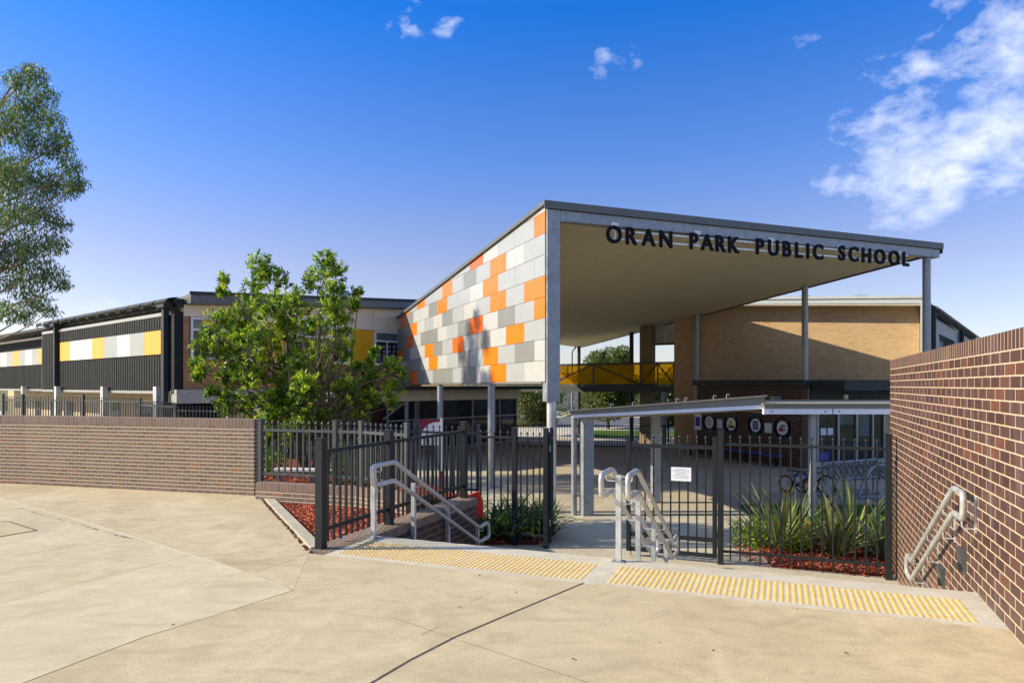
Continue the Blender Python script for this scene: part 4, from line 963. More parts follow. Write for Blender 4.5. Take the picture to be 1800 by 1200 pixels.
# badges
def badge(a, z, r, cols, label, icon):
    c = AN(a, z, .01); t = thing('round_badge', label, 'badge', c, 'round badges on the annex wall')
    X = -AU; Z = Vector((0, 0, 1)); Nn = -AV
    def disc(mb, r0, r1, o, a0=0, a1=6.2832, seg=40):
        n_ = max(3, int(seg*(a1-a0)/6.2832)); A = []
        for k in range(n_+1):
            th = a0+(a1-a0)*k/n_; dr = X*math.cos(th)+Z*math.sin(th)
            A.append((c+dr*r0+Nn*o, c+dr*r1+Nn*o, c+dr*r1+Nn*(o-.008), c+dr*r0+Nn*(o-.008)))
        for p, q in zip(A, A[1:]):
            mb.quad([p[0], p[1], q[1], q[0]]); mb.quad([p[1], p[2], q[2], q[1]])
    b = MB(); disc(b, 0.0001, r, .012); b.build('disc', M['blackd'], t)
    b = MB(); disc(b, r*.965, r*1.0, .018); disc(b, r*.60, r*.635, .018); b.build('ring', M['mgrey'], t)
    b = MB(); disc(b, .0001, r*.56, .018); b.build('centre', M['paper'], t)
    for nm, a0, a1, cc, n_ in (('top_lettering', .75, 2.4, cols[0], 9), ('bottom_lettering', 4.15, 5.3, cols[1], 6)):
        b = MB()
        for k in range(n_): disc(b, r*.735, r*.87, .016, a0+(a1-a0)*(k+.12)/n_, a0+(a1-a0)*(k+.72)/n_)
        b.build(nm, M[cc], t)
    b = MB()
    for mi, poly in icon:
        b.mi = mi; P_ = [c+X*px*r+Z*pz*r+Nn*.024 for px, pz in poly]; b.hexa([p-Nn*.005 for p in P_], P_)
    b.build('emblem', [M[cols[2]], M[cols[3]], M['paper']], t)
ic1 = [(0, [(-.04, -.42), (.05, -.42), (.04, .3), (-.03, .3)])]+[(k % 2, [(x, z), (x+.17, z+.05), (x+.12, z+.15), (x-.05, z+.10)]) for k, (x, z) in enumerate([(-.36, -.1), (-.3, .12), (-.1, .26), (.12, .18), (.2, -.02), (.14, -.22), (-.3, -.3), (-.14, 0)])]
ic2 = [(0, [(-.34, -.2), (.36, -.2), (.12, .1), (.02, .34), (-.14, .3), (-.24, .05)]), (1, [(-.4, -.34), (.42, -.34), (.34, -.16), (-.3, -.13)])]
ic3 = [(0, [(-.30, -.36), (.30, -.36), (.30, .36), (-.30, .36)]), (2, [(-.22, -.25), (-.10, -.25), (.22, .25), (.10, .25)]), (2, [(.10, -.251), (.22, -.251), (-.10, .251), (-.22, .251)])]
ic4 = [(0, [(-.40, -.26), (.10, -.34), (.16, .0), (-.34, .02)]), (1, [(-.26, .04), (.34, .06), (.30, .28), (-.16, .26)]), (1, [(.18, -.3), (.46, -.12), (.44, -.02), (.18, -.14)])]
badge(4.9, .25, .45, ('mgrey', 'mgrey', 'mgrey', 'mgreen'), 'round black badge with a grey leafy emblem, farthest along the dark brick wall', ic1)
badge(3.59, .25, .45, ('mgreen', 'mteal', 'myellow', 'blackd'), 'round black badge with a yellow and black emblem on the dark brick wall', ic2)
badge(2.25, .27, .455, ('mteal', 'mteal', 'mblue', 'mblue'), 'round black badge with a blue square and white cross emblem', ic3)
badge(.91, .24, .45, ('mred', 'mblue', 'mred', 'mgrey'), 'round black badge with a red and grey emblem, nearest the brick corner', ic4)
def paper(a, z, w, h, label, mat='paper'):
    c = AN(a, z, .0); t = thing('wall_notice', label, 'notice', c, 'notices on the annex wall')
    b = MB(); ANbox(b, a-w/2, a+w/2, z-h/2, z+h/2, .003, .010); b.build('sheet', M[mat], t)
    b = MB()
    for k in range(4): ANbox(b, a-w*.36, a+w*.36, z+h*.32-k*h*.2-.012, z+h*.32-k*h*.2+.006, .0105, .0125)
    b.build('print', M['ink'], t)
paper(4.28, .22, .30, .36, 'small white notice between the leafy and the yellow badges')
paper(1.62, .20, .34, .36, 'small white notice between the blue and the red badges')
t = thing('wall_poster', 'tall pale poster with a blue picture left of the badges', 'poster', AN(5.62, .3, .02)); b = MB(); ANbox(b, 5.42, 5.85, -.1, .7, .012, .03); b.build('board', M['paper'], t)
b = MB(); ANbox(b, 5.48, 5.79, .05, .45, .031, .034); b.build('picture', M['mblue'], t)
# bench
t = thing('wall_bench', 'long blue bench along the dark brick wall below the badges', 'bench', AN(3, LOW, .45))
for o in (.28, .44, .60):
    b = MB(); ANbox(b, .5, 5.6, -.755, -.715, o, o+.14); b.build('slat', M['bench'], t, bevel=.006)
for a in (.9, 2.4, 3.9, 5.3):
    b = MB(); ANbox(b, a, a+.06, LOW, -.757, .30, .36); ANbox(b, a, a+.06, LOW, -.757, .62, .68); ANbox(b, a, a+.06, -.80, -.757, .361, .619); b.build('leg', M['blackp'], t)

# ================================================================== WALKWAY AWNINGS
t = thing('walkway_awning', 'low tilted stone coloured awning in front of the open gate', 'awning', (3.4, 15.4, LOW))
def awn(mb, p0, p1, z0, z1, h, y0, y1, dz=.0):
    (x0, ya), (x1, yb) = p0, p1
    mb.hexa([(x0, ya+y0, z0), (x1, yb+y0, z1), (x1, yb+y1, z1+dz), (x0, ya+y1, z0+dz)], [(x0, ya+y0, z0+h), (x1, yb+y0, z1+h), (x1, yb+y1, z1+h+dz), (x0, ya+y1, z0+h+dz)])
P0, P1 = (1.30, 15.35), (5.50, 14.85)
def awn2(mb, p0, p1, a0, a1, b0, b1, y0, y1, dz=0.0):            # different height range at each end
    (x0, ya), (x1, yb) = p0, p1
    mb.hexa([(x0, ya+y0, a0), (x1, yb+y0, b0), (x1, yb+y1, b0+dz), (x0, ya+y1, a0+dz)], [(x0, ya+y0, a1), (x1, yb+y0, b1), (x1, yb+y1, b1+dz), (x0, ya+y1, a1+dz)])
b = MB(); awn2(b, P0, P1, 1.14, 1.21, 1.385, 1.55, 0, 2.4, -.18); awn2(b, (P0[0]-.03, P0[1]), (P1[0]+.04, P1[1]), 1.211, 1.24, 1.551, 1.59, -.05, 2.45, -.18); b.build('roof', M['awn'], t, bevel=.008)
b = MB(); awn2(b, (P0[0]+.05, P0[1]), (P1[0]-.03, P1[1]), 1.07, 1.136, 1.285, 1.375, .01, .10); b.build('edge_beam', M['awnw'], t, bevel=.005)
b = MB(); awn2(b, (P0[0]+.3, P0[1]), (P1[0]-.1, P1[1]), 1.03, 1.12, 1.25, 1.35, .9, 1.1, -.06); b.build('underbeam', M['awn'], t)
b = MB(); b.box((1.70, 15.55, -.035), (.27, .20, 2.23), .38); c1 = b.build('column', M['galv'], t, bevel=.008)
b = MB(); b.tube([(1.42, 15.6, LOW), (1.42, 15.6, 1.05)], .066, 14); b.box((1.54, 15.6, -.72), (.24, .03, .04), 0); b.build('downpipe', M['galv'], t, smooth=True)
b = MB(); b.box((3.62, 17.2, -.02), (.20, .16, 2.26), .38); b.build('column', M['galv'], t, bevel=.008)
b = MB()
for x in (2.25, 2.75, 3.75, 3.95, 4.6, 4.9): b.tube(corner([(x, 15.6, 1.20+.083*(x-1.3)), (x, 15.6, 1.29+.083*(x-1.3)), (x+.06, 15.6, 1.30+.083*(x-1.3)), (x+.06, 15.6, 1.26+.083*(x-1.3))], .02, 3), .006, 6)
b.build('roof_anchor', M['galv_light'], t)
t = thing('walkway_awning', 'low level stone coloured awning running behind the plum brick wall', 'awning', (7, 15, LOW))
P0, P1 = (5.45, 14.75), (9.6, 14.75)
b = MB(); awn(b, P0, P1, 1.30, 1.30, .078, 0, 2.5, .02); awn(b, (P0[0]-.03, P0[1]), P1, 1.379, 1.379, .03, -.04, 2.54, .02); b.build('roof', M['awn'], t, bevel=.008)
b = MB(); awn(b, P0, (6.93, 14.75), 1.175, 1.175, .12, .02, .12); awn(b, (6.96, 14.75), P1, 1.175, 1.175, .12, .02, .12); b.build('edge_beam', M['awnw'], t, bevel=.005)
b = MB()
for x in (5.62, 6.78, 7.08): b.tube([(x, 14.775, 1.235), (x, 14.76, 1.235)], .016, 8)
b.build('bolt', M['darktrim'], t)
b = MB(); awn(b, (P0[0]+.25, P0[1]), P1, 1.16, 1.16, .06, .5, 2.1); b.build('underbeam', M['awn'], t)
b = MB(); b.box((6.62, 15.05, .065), (.13, .13, 2.43), 0); b.build('column', M['galv'], t, bevel=.006)
# ================================================================== SMALL OBJECTS
t = thing('lamp_post', 'white globe lamp on a dark post behind the bushy tree', 'lamp', at(580, 780, 17.5))
g = at(580, 698, 17.5); b = MB(); b.tube([(g.x-.05, g.y, LOW), (g.x-.05, g.y, g.z-.14)], .05, 12); b.build('post', M['blackp'], t, smooth=True)
b = MB(); b.lathe((g.x, g.y, g.z-.15), [(.06, 0), (.12, .04), (.15, .11), (.15, .17), (.10, .25), (.01, .29)], 20); b.build('globe', M['lamp'], t, smooth=True)
t = thing('banner_sign', 'white and maroon curved banner sign on a pole beside the entry', 'sign', gnd(775, 850, LOW))
p = gnd(776, 862, LOW); b = MB(); b.tube([p, (p.x, p.y, LOW+.55)], .05, 12); b.build('pole_base', M['maroon'], t, smooth=True)
b = MB(); b.tube([(p.x, p.y, LOW+.55), (p.x, p.y, .88)], .04, 12); b.build('pole', M['white'], t, smooth=True)
def bp(u, z): return (p.x-.04-u*.58, p.y+.03, z)
def sheet(mb, poly, o0, o1): mb.hexa([(bp(u, z)[0], p.y+o0, z) for u, z in poly], [(bp(u, z)[0], p.y+o1, z) for u, z in poly])
b = MB(); sheet(b, [(0, .12), (1, .12), (1, .85), (0, .85)], .0, .012); b.build('banner', M['maroon'], t)
b = MB(); sheet(b, [(0, .12), (.97, .12), (.92, .38), (.8, .57), (.6, .69), (.35, .76), (0, .78)], -.006, -.001); b.build('curve', M['white'], t)
t = thing('garden_bench', 'low white slatted bench seen through the fence on the garden wall', 'bench', at(520, 826, 12.2))
for dz in (0, .1):
    b = MB(); q = at(520, 826, 12.2); b.box((q.x, q.y+dz*1.5, q.z), (.85, .11, .04), -.1); b.build('slat', M['white'], t)
for dx in (-.3, .3):
    b = MB(); b.box((q.x+dx, q.y+.08, q.z-.15), (.05, .2, .26), -.1); b.build('leg', M['galv'], t)
# litter board / small red barrier near the end of the stair wall
c = Vector((-.76, 11.6, LOW)); t = thing('red_barrier', 'small red plastic barrier between the stair wall and the strap leaved plants', 'barrier', c)
b = MB(); pr = [(-.27, .78), (.27, .70), (.27, .98), (.20, 1.16), (.02, 1.09), (-.27, 1.12)]
b.hexa([(c.x+u, c.y-.03, LOW+z) for u, z in pr], [(c.x+u, c.y+.03, LOW+z) for u, z in pr]); b.build('board', M['red'], t, bevel=.01)
for dx in (-.22, .12):
    b = MB(); b.box((c.x+dx, c.y, LOW+.38), (.05, .05, .76)); b.build('leg', M['red'], t)
# street bits far behind
p = gnd(935, 744, LOW); t = thing('wheelie_bin', 'dark green wheelie bin on the far footpath', 'bin', p)
b = MB(); b.hexa([(p.x-.36, p.y-.3, LOW+.05), (p.x+.36, p.y-.3, LOW+.05), (p.x+.36, p.y+.3, LOW+.05), (p.x-.36, p.y+.3, LOW+.05)], [(p.x-.45, p.y-.4, LOW+.98), (p.x+.45, p.y-.4, LOW+.98), (p.x+.45, p.y+.4, LOW+.98), (p.x-.45, p.y+.4, LOW+.98)]); b.build('body', M['bin'], t, bevel=.03)
b = MB(); b.box((p.x, p.y, LOW+1.03), (.96, .86, .08)); b.build('lid', M['bin'], t, bevel=.02)
p = gnd(944, 741, LOW); t = thing('light_pole', 'grey light pole on the far footpath beside the bin', 'pole', p); b = MB(); b.tube([p, (p.x, p.y, 4.2)], [.13, .10], 12); b.build('shaft', M['galv'], t, smooth=True)
b = MB(); b.bar((p.x, p.y, 4.15), (p.x+1.1, p.y, 4.3), .12, .08); b.build('arm', M['galv'], t)
def house(x, y, w, d, label, wallm='housew'):
    t = thing('house', label, 'house', (x, y, LOW)); b = MB(); b.box((x, y, LOW+1.35), (w, d, 2.7)); b.build('wall', M[wallm], t)
    z = LOW+2.7; b = MB(); v = [(x-w/2-.5, y-d/2-.5, z), (x+w/2+.5, y-d/2-.5, z), (x+w/2+.5, y+d/2+.5, z), (x-w/2-.5, y+d/2+.5, z)]; r = [(x-w/2+d/2, y, z+1.8), (x+w/2-d/2, y, z+1.8)]
    V = [b.v(k) for k in v+r]
    for f in ((0, 1, 5, 4), (1, 2, 5), (2, 3, 4, 5), (3, 0, 4), (0, 3, 2, 1)): b.face([V[k] for k in f])
    b.build('roof', M['roofbrown'], t)
    for k in (-.28, .05, .3):
        b = MB(); b.box((x+k*w, y-d/2-.02, LOW+1.5), (1.5, .08, 1.1)); b.build('window', M['glass'], t)
house(4.5, 84, 14, 8, 'brown roofed house far behind the footbridge, left of the round tree')
house(27, 90, 14, 9, 'pale house with brown roof far behind the pier')
house(-14, 92, 15, 9, 'brown roofed house far off behind the entry columns')

# bicycles and racks
def wheel(mb, c, r, ax, tr):
    ax = Vector(ax).normalized(); f = Vector((0, 0, 1)); s = ax.cross(f).normalized()
    pts = [c+(s*math.cos(k/28*6.2832)+f*math.sin(k/28*6.2832))*r for k in range(29)]
    mb.tube(pts, tr, 8)
def bike(loc, ang, r, frame, rim, label, sc=1.0):
    loc = Vector(loc); u = Vector((math.cos(ang), math.sin(ang), 0)); w = Vector((-u.y, u.x, 0)); z = Vector((0, 0, 1))
    t = thing('bicycle', label, 'bicycle', loc, 'bikes at the racks'); wb = .95*sc
    P = lambda a, h: loc+u*a*sc+z*h*sc
    for nm, a in (('wheel', -.48), ('wheel', .48)):
        c = loc+u*a*sc+z*(r+.012); b = MB(); wheel(b, c, r-.02, w, .022); wo = b.build(nm, M['tyre'], t, smooth=True)
        b = MB(); wheel(b, c, r-.055, w, .011); b.build('rim', M[rim], wo, smooth=True)
        b = MB()
        for k in range(12):
            d = u*math.cos(k/12*6.283)+z*math.sin(k/12*6.283); b.tube([c, c+d*(r-.06)], .0025, 4)
        b.tube([c-w*.04, c+w*.04], .022, 8); b.build('spokes', M['galv_light'], wo)
    hub = r+.012; H = lambda a, h: loc+u*a*sc+z*h
    bb = H(-.06, hub+.0); seat = H(-.20, hub+.36*sc); head = H(.33, hub+.40*sc); hb = H(.36, hub+.28*sc)
    b = MB(); b.tube([bb, seat], .017, 8); b.tube([bb, hb], .02, 8); b.tube([seat-z*.05, head], .017, 8); b.tube([bb, H(-.48, hub)], .011, 8); b.tube([seat-z*.04, H(-.48, hub)], .010, 8); b.tube([hb, head+z*.03], .022, 8)
    b.build('frame', M[frame], t, smooth=True)
    b = MB()
    for s in (-1, 1): b.tube([hb+w*.045*s, H(.48, hub)+w*.045*s], .012, 8)
    b.build('fork', M['bikeblack'], t, smooth=True)
    b = MB(); top = head+z*.14*sc; b.tube([head, top], .013, 8); b.tube(corner([top-w*.27-u*.09, top-w*.2, top+w*.2, top+w*.27-u*.09], .05), .012, 8); b.build('handlebar', M['bikeblack'], t, smooth=True)
    b = MB(); s0 = seat+z*.10*sc; b.tube([seat, s0], .013, 8); b.hexa([s0-u*.13-w*.075, s0-u*.13+w*.075, s0+u*.14+w*.02, s0+u*.14-w*.02], [p+z*.05 for p in (s0-u*.13-w*.06, s0-u*.13+w*.06, s0+u*.14+w*.015, s0+u*.14-w*.015)]); b.build('saddle', M['bikeblack'], t, bevel=.01)
    b = MB(); b.tube([bb-w*.06, bb+w*.06], .05, 12)
    for s in (-1, 1): b.tube([bb+w*.07*s, bb+w*.07*s+(u*.1-z*.08)*s*sc], .009, 6); b.box(tuple(bb+w*.11*s+(u*.1-z*.08)*s*sc), (.08, .08, .02), ang)
    b.build('crank', M['bikeblack'], t); return t
bike((7.75, 18.5, LOW), R(-58), .235, 'bikeblue', 'bikeorange', 'small blue bicycle with orange wheel rims leaning at the left bike rack', .78)
bike((8.12, 18.35, LOW), R(-66), .29, 'bikeblack', 'galv_light', 'black bicycle with pale rims beside the blue one at the rack', .86)
def rack(x, y, n, dx, label):
    t = thing('bike_rack', label, 'bike rack', (x, y, LOW), 'galvanised bike racks')
    b = MB(); z = Vector((0, 0, 1))
    pts = corner([(x-.75, y-.55, LOW+.05), (x-.55, y-.45, LOW+.45), (x-.2, y-.2, LOW+.82), (x+dx, y+.2, LOW+.90)], .25)
    b.tube(pts, .04, 10); b.tube([Vector(p)+Vector((.25, -.35, 0)) if i == 0 else Vector(p)+Vector((.25, -.35, -.36)) for i, p in enumerate(corner([(x-.75, y-.55, LOW+.03), (x-.2, y-.2, LOW+.80), (x+dx, y+.2, LOW+.86)], .2))], .036, 10)
    b.build('frame', M['galv'], t, smooth=True)
    for k in range(n):
        a = k/(n-1); x0 = x-.15+(dx+.1)*a; y0 = y-.17+.36*a; w = (dx+.1)/n
        b = MB(); b.tube([(x0, y0, LOW+.86), (x0+w*.9, y0-.3, LOW+.46), (x0+w*1.6, y0-.38, LOW+.42)], .016, 6); b.tube([(x0+w*.9, y0, LOW+.86), (x0, y0-.3, LOW+.46)], .016, 6); b.build('holder', M['greyp'], t)
    b = MB(); b.tube([(x+dx-.1, y+.2, LOW), (x+dx-.1, y+.2, LOW+.88)], .03, 10); b.tube([(x-.75, y-.55, LOW+.03), (x+dx, y-.1, LOW+.03)], .03, 8); b.build('foot', M['galv'], t)
rack(8.6, 18.7, 10, 1.5, 'left galvanised bike rack behind the two upright bicycles')
rack(9.75, 18.3, 13, 2.2, 'right galvanised bike rack against the plum wall, scooter lying in front')
c = gnd(1505, 868, LOW); t = thing('kick_scooter', 'small teal and pink scooter lying on the ground by the right bike rack', 'scooter', c)
b = MB(); b.bar((c.x-.45, c.y, LOW+.08), (c.x+.15, c.y+.1, LOW+.09), .11, .03); b.build('deck', M['teal'], t, bevel=.01)
b = MB(); b.tube([(c.x+.15, c.y+.1, LOW+.09), (c.x+.33, c.y-.05, LOW+.16), (c.x+.05, c.y+.2, LOW+.75)], .018, 8); b.build('stem', M['teal'], t, smooth=True)
b = MB(); b.tube([(c.x-.12, c.y+.2, LOW+.78), (c.x+.24, c.y+.2, LOW+.72)], .018, 8); b.build('handlebar', M['pinkp'], t, smooth=True)
for dx in (-.48, .30):
    b = MB(); b.tube([(c.x+dx, c.y-.02, LOW+.07), (c.x+dx, c.y+.03, LOW+.07)], .065, 16); b.build('wheel', M['pinkp'], t)

# ================================================================== PLANTS
class Leaves:
    def __init__(self): self.v = []; self.f = []; self.m = []
    def kite(self, p, d, s, l, w, m, fold=.25):
        n = d.cross(s); i = len(self.v)
        q = p+d*l*.52
        self.v += [p, q+s*w*.5+n*w*fold, p+d*l, q-s*w*.5+n*w*fold]; self.f += [(i, i+1, i+2), (i, i+2, i+3)]; self.m += [m, m]
    def strip(self, pts, widths, side, m):
        i = len(self.v)
        for p, w in zip(pts, widths): self.v += [p-side*w/2, p+side*w/2]
        for k in range(len(pts)-1):
            a = i+2*k; self.f.append((a, a+1, a+3, a+2)); self.m.append(m)
    def build(self, name, mats, parent=None, origin=None):
        o = ROOT[parent.name] if parent is not None else Vector(origin or (0, 0, 0))
        me = bpy.data.meshes.new(name); me.from_pydata([tuple(Vector(p)-o) for p in self.v], [], self.f)
        for m in mats: me.materials.append(m)
        me.polygons.foreach_set('material_index', self.m); me.update()
        ob = bpy.data.objects.new(name, me); COL.objects.link(ob)
        if parent is not None: ob.parent = parent
        else: ob.location = o
        ROOT[ob.name] = o; return ob
def rv(rnd):
    while True:
        v = Vector((rnd.uniform(-1, 1), rnd.uniform(-1, 1), rnd.uniform(-1, 1)))
        if .05 < v.length < 1: return v.normalized()
def perp(d, rnd):
    s = d.cross(rv(rnd))
    return s.normalized() if s.length > 1e-3 else Vector((1, 0, 0))
def limb(mb, a, b_, r0, r1, rnd, bend=.12, n=6):
    a, b_ = Vector(a), Vector(b_); L_ = (b_-a).length; o = rv(rnd)*L_*bend; pts = []
    for i in range(n+1):
        t = i/n; pts.append(a.lerp(b_, t)+o*math.sin(math.pi*t)+rv(rnd)*L_*.012)
    mb.tube(pts, [r0+(r1-r0)*i/n for i in range(n+1)], 8); return pts

# small bushy tree: many upright stems, whorls of glossy leaves
def bushy_tree():
    rnd = random.Random(21); Y0 = 13.6; base = Vector((-4.0, Y0, .02))
    t = thing('bushy_tree', 'multi stemmed glossy green tree in the bark garden behind the brown wall', 'tree', base)
    cl = [(455, 470, 27), (478, 500, 34), (445, 512, 26), (394, 492, 13), (392, 512, 14), (575, 462, 24), (590, 480, 22), (557, 500, 34), (588, 520, 28), (628, 518, 14), (622, 540, 16), (520, 540, 36), (480, 552, 44), (425, 560, 38), (385, 575, 34), (365, 615, 28), (346, 640, 16), (400, 625, 42), (442, 612, 46), (500, 606, 46), (548, 585, 44), (598, 575, 26), (606, 616, 28), (560, 640, 44), (510, 655, 48), (452, 668, 44), (402, 672, 28), (372, 690, 16), (352, 652, 14), (400, 712, 26), (444, 716, 34), (500, 716, 40), (556, 705, 40), (612, 690, 32), (652, 668, 26), (660, 622, 14), (652, 640, 14), (688, 640, 18), (704, 656, 16), (690, 684, 22), (652, 706, 26), (602, 722, 30), (636, 738, 18), (345, 662, 10), (425, 585, 30), (585, 548, 26), (470, 740, 26), (535, 735, 26), (640, 680, 20), (500, 575, 30), (415, 645, 24), (575, 665, 30), (530, 685, 30), (690, 708, 14), (360, 590, 18), (625, 650, 18), (440, 752, 20), (505, 764, 22), (548, 758, 22), (572, 738, 24), (515, 735, 28), (470, 765, 18), (480, 700, 26), (545, 680, 26)]
    lv = Leaves(); wood = MB(); crotch = base+Vector((.15, 0, .55))
    stems = []
    for i in range(8):
        a = i/8*6.283+rnd.uniform(-.3, .3); e = base+Vector((math.cos(a)*.55+(i-3.5)*.05, math.sin(a)*.5, rnd.uniform(1.4, 2.1)))
        stems.append(limb(wood, base+Vector((math.cos(a)*.13, math.sin(a)*.13, -.1)), e, .045, .025, rnd, .08))
    for x, y, r in cl:
        edge = min(1, abs(x-525)/190+abs(y-600)/300)
        Y = Y0+rnd.uniform(-1, 1)*1.5*(1-edge*.75); c = at(x, y, Y); rr = r/1200*Y
        st = min(stems, key=lambda s: (s[-1]-c).length); k = rnd.randint(3, 6)
        limb(wood, st[k], c-Vector((0, 0, rr*.3)), .022, .008, rnd, .1, 6)
        nt_ = int(60*(rr/.4)**1.7)+9
        for _ in range(nt_):
            d = rv(rnd); d = (d+Vector((0, 0, .45))).normalized(); tip = c+Vector((d.x, d.y, d.z*1.1))*rr*rnd.uniform(.35, 1.02)
            ax = (d+Vector((0, 0, .55))+rv(rnd)*.35).normalized()
            if rnd.random() < .5: wood.tube([tip-ax*.16, tip], .0035, 4)
            new = rnd.random() < .26+.30*max(0, d.z)  # bright tips, more on upward tufts: sunlit highlights put into leaf colour
            for j in range(rnd.randint(11, 15)):
                s = perp(ax, rnd); ld = (ax*rnd.uniform(.15, 1.0)+s*rnd.uniform(.5, 1.0)).normalized(); sd = ld.cross(ax)
                if sd.length < .05: continue
                lv.kite(tip-ax*rnd.uniform(0, .10), ld, sd.normalized(), rnd.uniform(.060, .105), rnd.uniform(.026, .042), 2 if new and rnd.random() < .8 else (1 if rnd.random() < .58 else 0))
    wood.build('trunk', M['bark'], t, smooth=True); lv.build('crown', M['lf_bush'], t)
bushy_tree()

# tall gum tree at the left edge, drooping narrow leaves
def gum_tree():
    rnd = random.Random(33); Y0 = 20.5; base = Vector((-16.1, Y0, -.3)); t = thing('gum_tree', 'tall gum tree with drooping olive leaves at the left edge of the photo', 'tree', base)
    right = [(30, 140, 25), (62, 130, 24), (75, 168, 28), (42, 190, 36), (88, 210, 27), (8, 215, 42), (62, 250, 38), (104, 258, 26), (124, 292, 24), (142, 320, 16), (100, 325, 32), (50, 312, 44), (5, 300, 44), (22, 372, 44), (72, 372, 34), (106, 392, 20), (62, 432, 36), (100, 428, 22), (15, 440, 40), (30, 488, 38), (82, 482, 32), (112, 498, 15), (62, 528, 28), (90, 545, 14), (14, 545, 26), (128, 330, 18), (112, 240, 16), (50, 118, 12), (45, 555, 16)]
    left = [(-95-x*.9+rnd.uniform(-15, 15), y+rnd.uniform(-12, 12), r) for x, y, r in right]+[(-40, 160, 35), (-45, 230, 45), (-40, 300, 45), (-45, 380, 45), (-40, 450, 42)]
    wood = MB(); lv = Leaves(); top = at(-10, 190, Y0); trunk = limb(wood, base, top, .22, .045, rnd, .025, 10)
    for i, (x, y, r) in enumerate(right+left):
        Y = Y0+rnd.uniform(-1, 1)*2.0*(1-min(1, abs(x+28)/200)*.6); c = at(x, y, Y); rr = r/1200*Y
        k = min(range(len(trunk)), key=lambda j: abs(trunk[j].z-(c.z-1.3))); limb(wood, trunk[k], c, .038, .010, rnd, .10, 6)
        for _ in range(3): limb(wood, c-rv(rnd)*rr*.2, c+rv(rnd)*rr*.85, .012, .004, rnd, .15, 4)
        for _ in range(int(860*(rr/.6)**2)):
            d = rv(rnd); p = c+Vector((d.x, d.y, d.z*.9))*rr*rnd.random()**.42
            ld = Vector((rnd.uniform(-.6, .6), rnd.uniform(-.6, .6), -rnd.uniform(.35, 1.0))).normalized()
            if rnd.random() < .15: ld = rv(rnd)
            lv.kite(p, ld, perp(ld, rnd), rnd.uniform(.12, .20), rnd.uniform(.024, .040), rnd.choice((0, 0, 0, 1, 1, 1, 2)), .1)
    wood.build('trunk', M['gumbark'], t, smooth=True); lv.build('crown', M['lf_gum'], t)
gum_tree()

# round trees beyond the school
def round_tree(x0, Yd, r, ztop_, label, seed, n=9000, ls=.12, squash=1.15, trunk_r=.12):
    rnd = random.Random(seed); base = Vector((x0, Yd, LOW)); t = thing('street_tree', label, 'tree', base)
    cz = ztop_-r*squash; wood = MB(); lv = Leaves(); tr = limb(wood, base, (x0, Yd, cz), trunk_r, trunk_r*.4, rnd, .03)
    cs = []
    for k in range(46):
        d = rv(rnd); c = Vector((x0, Yd, cz))+Vector((d.x, d.y, d.z*squash))*r*rnd.uniform(.55, .86); cs.append((c, r*rnd.uniform(.20, .34)))
    for c, q in cs:
        limb(wood, tr[rnd.randint(3, 6)], c, .03, .008, rnd, .1, 4)
        for _ in range(n//len(cs)):
            d = rv(rnd); p = c+d*q*rnd.random()**.4; ld = (d+rv(rnd)*.8+Vector((0, 0, -.3))).normalized()
            lv.kite(p, ld, perp(ld, rnd), ls*rnd.uniform(.8, 1.4), ls*rnd.uniform(.4, .65), rnd.choice((0, 0, 1, 1, 1, 2)))
    wood.build('trunk', M['bark'], t, smooth=True); lv.build('crown', M['lf_far'], t)
round_tree(6.55, 46.5, 2.25, 4.75, 'round leafy tree behind the amber footbridge', 3, 26000, .17, 1.25)
round_tree(1.05, 50, 2.3, 2.9, 'leafy street tree seen between the entry columns', 5, 12000, .18)
round_tree(11.2, 49, 2.2, 2.6, 'leafy street tree behind the tan pier', 8, 12000, .18)
round_tree(3.6, 66, 3.0, 3.4, 'far street tree left of the round tree', 9, 4000, .2)
round_tree(16, 70, 3.6, 3.9, 'far street tree right of the round tree', 10, 4000, .2)
round_tree(-3, 64, 3.2, 3.0, 'far street tree behind the entry doors', 12, 4000, .2)
# hedge far off
def hedge(x0, x1, Y, h, seed):
    rnd = random.Random(seed); lv = Leaves()
    for _ in range(9000):
        x = rnd.uniform(x0, x1); hh = h*(.7+.3*mnoise.noise(Vector((x*.3, 0, seed)))); p = Vector((x, Y+rnd.uniform(-1, 1), LOW+rnd.uniform(0, hh)))
        d = rv(rnd); lv.kite(p, d, perp(d, rnd), .4, .22, rnd.choice((0, 1, 1, 2)))
    struct(lv.build('far_trees', M['lf_far']), 'stuff', 'far off belt of trees beyond the road', 'trees')
hedge(-60, 80, 104, 4.6, 3)

def strappy(name, loc, n, h, w, mats, label, cat, group, seed, stiff=.5, spread=1.0, weights=None):
    rnd = random.Random(seed); loc = Vector(loc); t = thing(name, label, cat, loc, group); lv = Leaves()
    for i in range(n):
        a = rnd.random()*6.283; o = Vector((math.cos(a), math.sin(a), 0)); side = Vector((-o.y, o.x, 0))
        side = (side+Vector((0, 0, rnd.uniform(-.5, .5)))).normalized()
        hh = h*rnd.uniform(.55, 1.08); el = R(rnd.uniform(38, 86) if stiff < .8 else rnd.uniform(22, 84)); p = loc+o*rnd.random()*.10*spread; pts = [p.copy()]
        K = 6; seg = hh/K
        for k in range(K):
            p = p+(o*math.cos(el)+Vector((0, 0, math.sin(el))))*seg; pts.append(p.copy()); el -= (1-stiff)*R(rnd.uniform(18, 44))*(k+1)/K*1.6
        for q in pts: q.z = max(q.z, loc.z+.01)
        ww = w*rnd.uniform(.7, 1.2); m = rnd.choices(range(len(mats)), weights or [1]*len(mats))[0]
        lv.strip(pts, [ww*.7, ww, ww, ww*.95, ww*.8, ww*.5, .002], side, m)
    lv.build('leaves', mats, t)
rnd = random.Random(4)
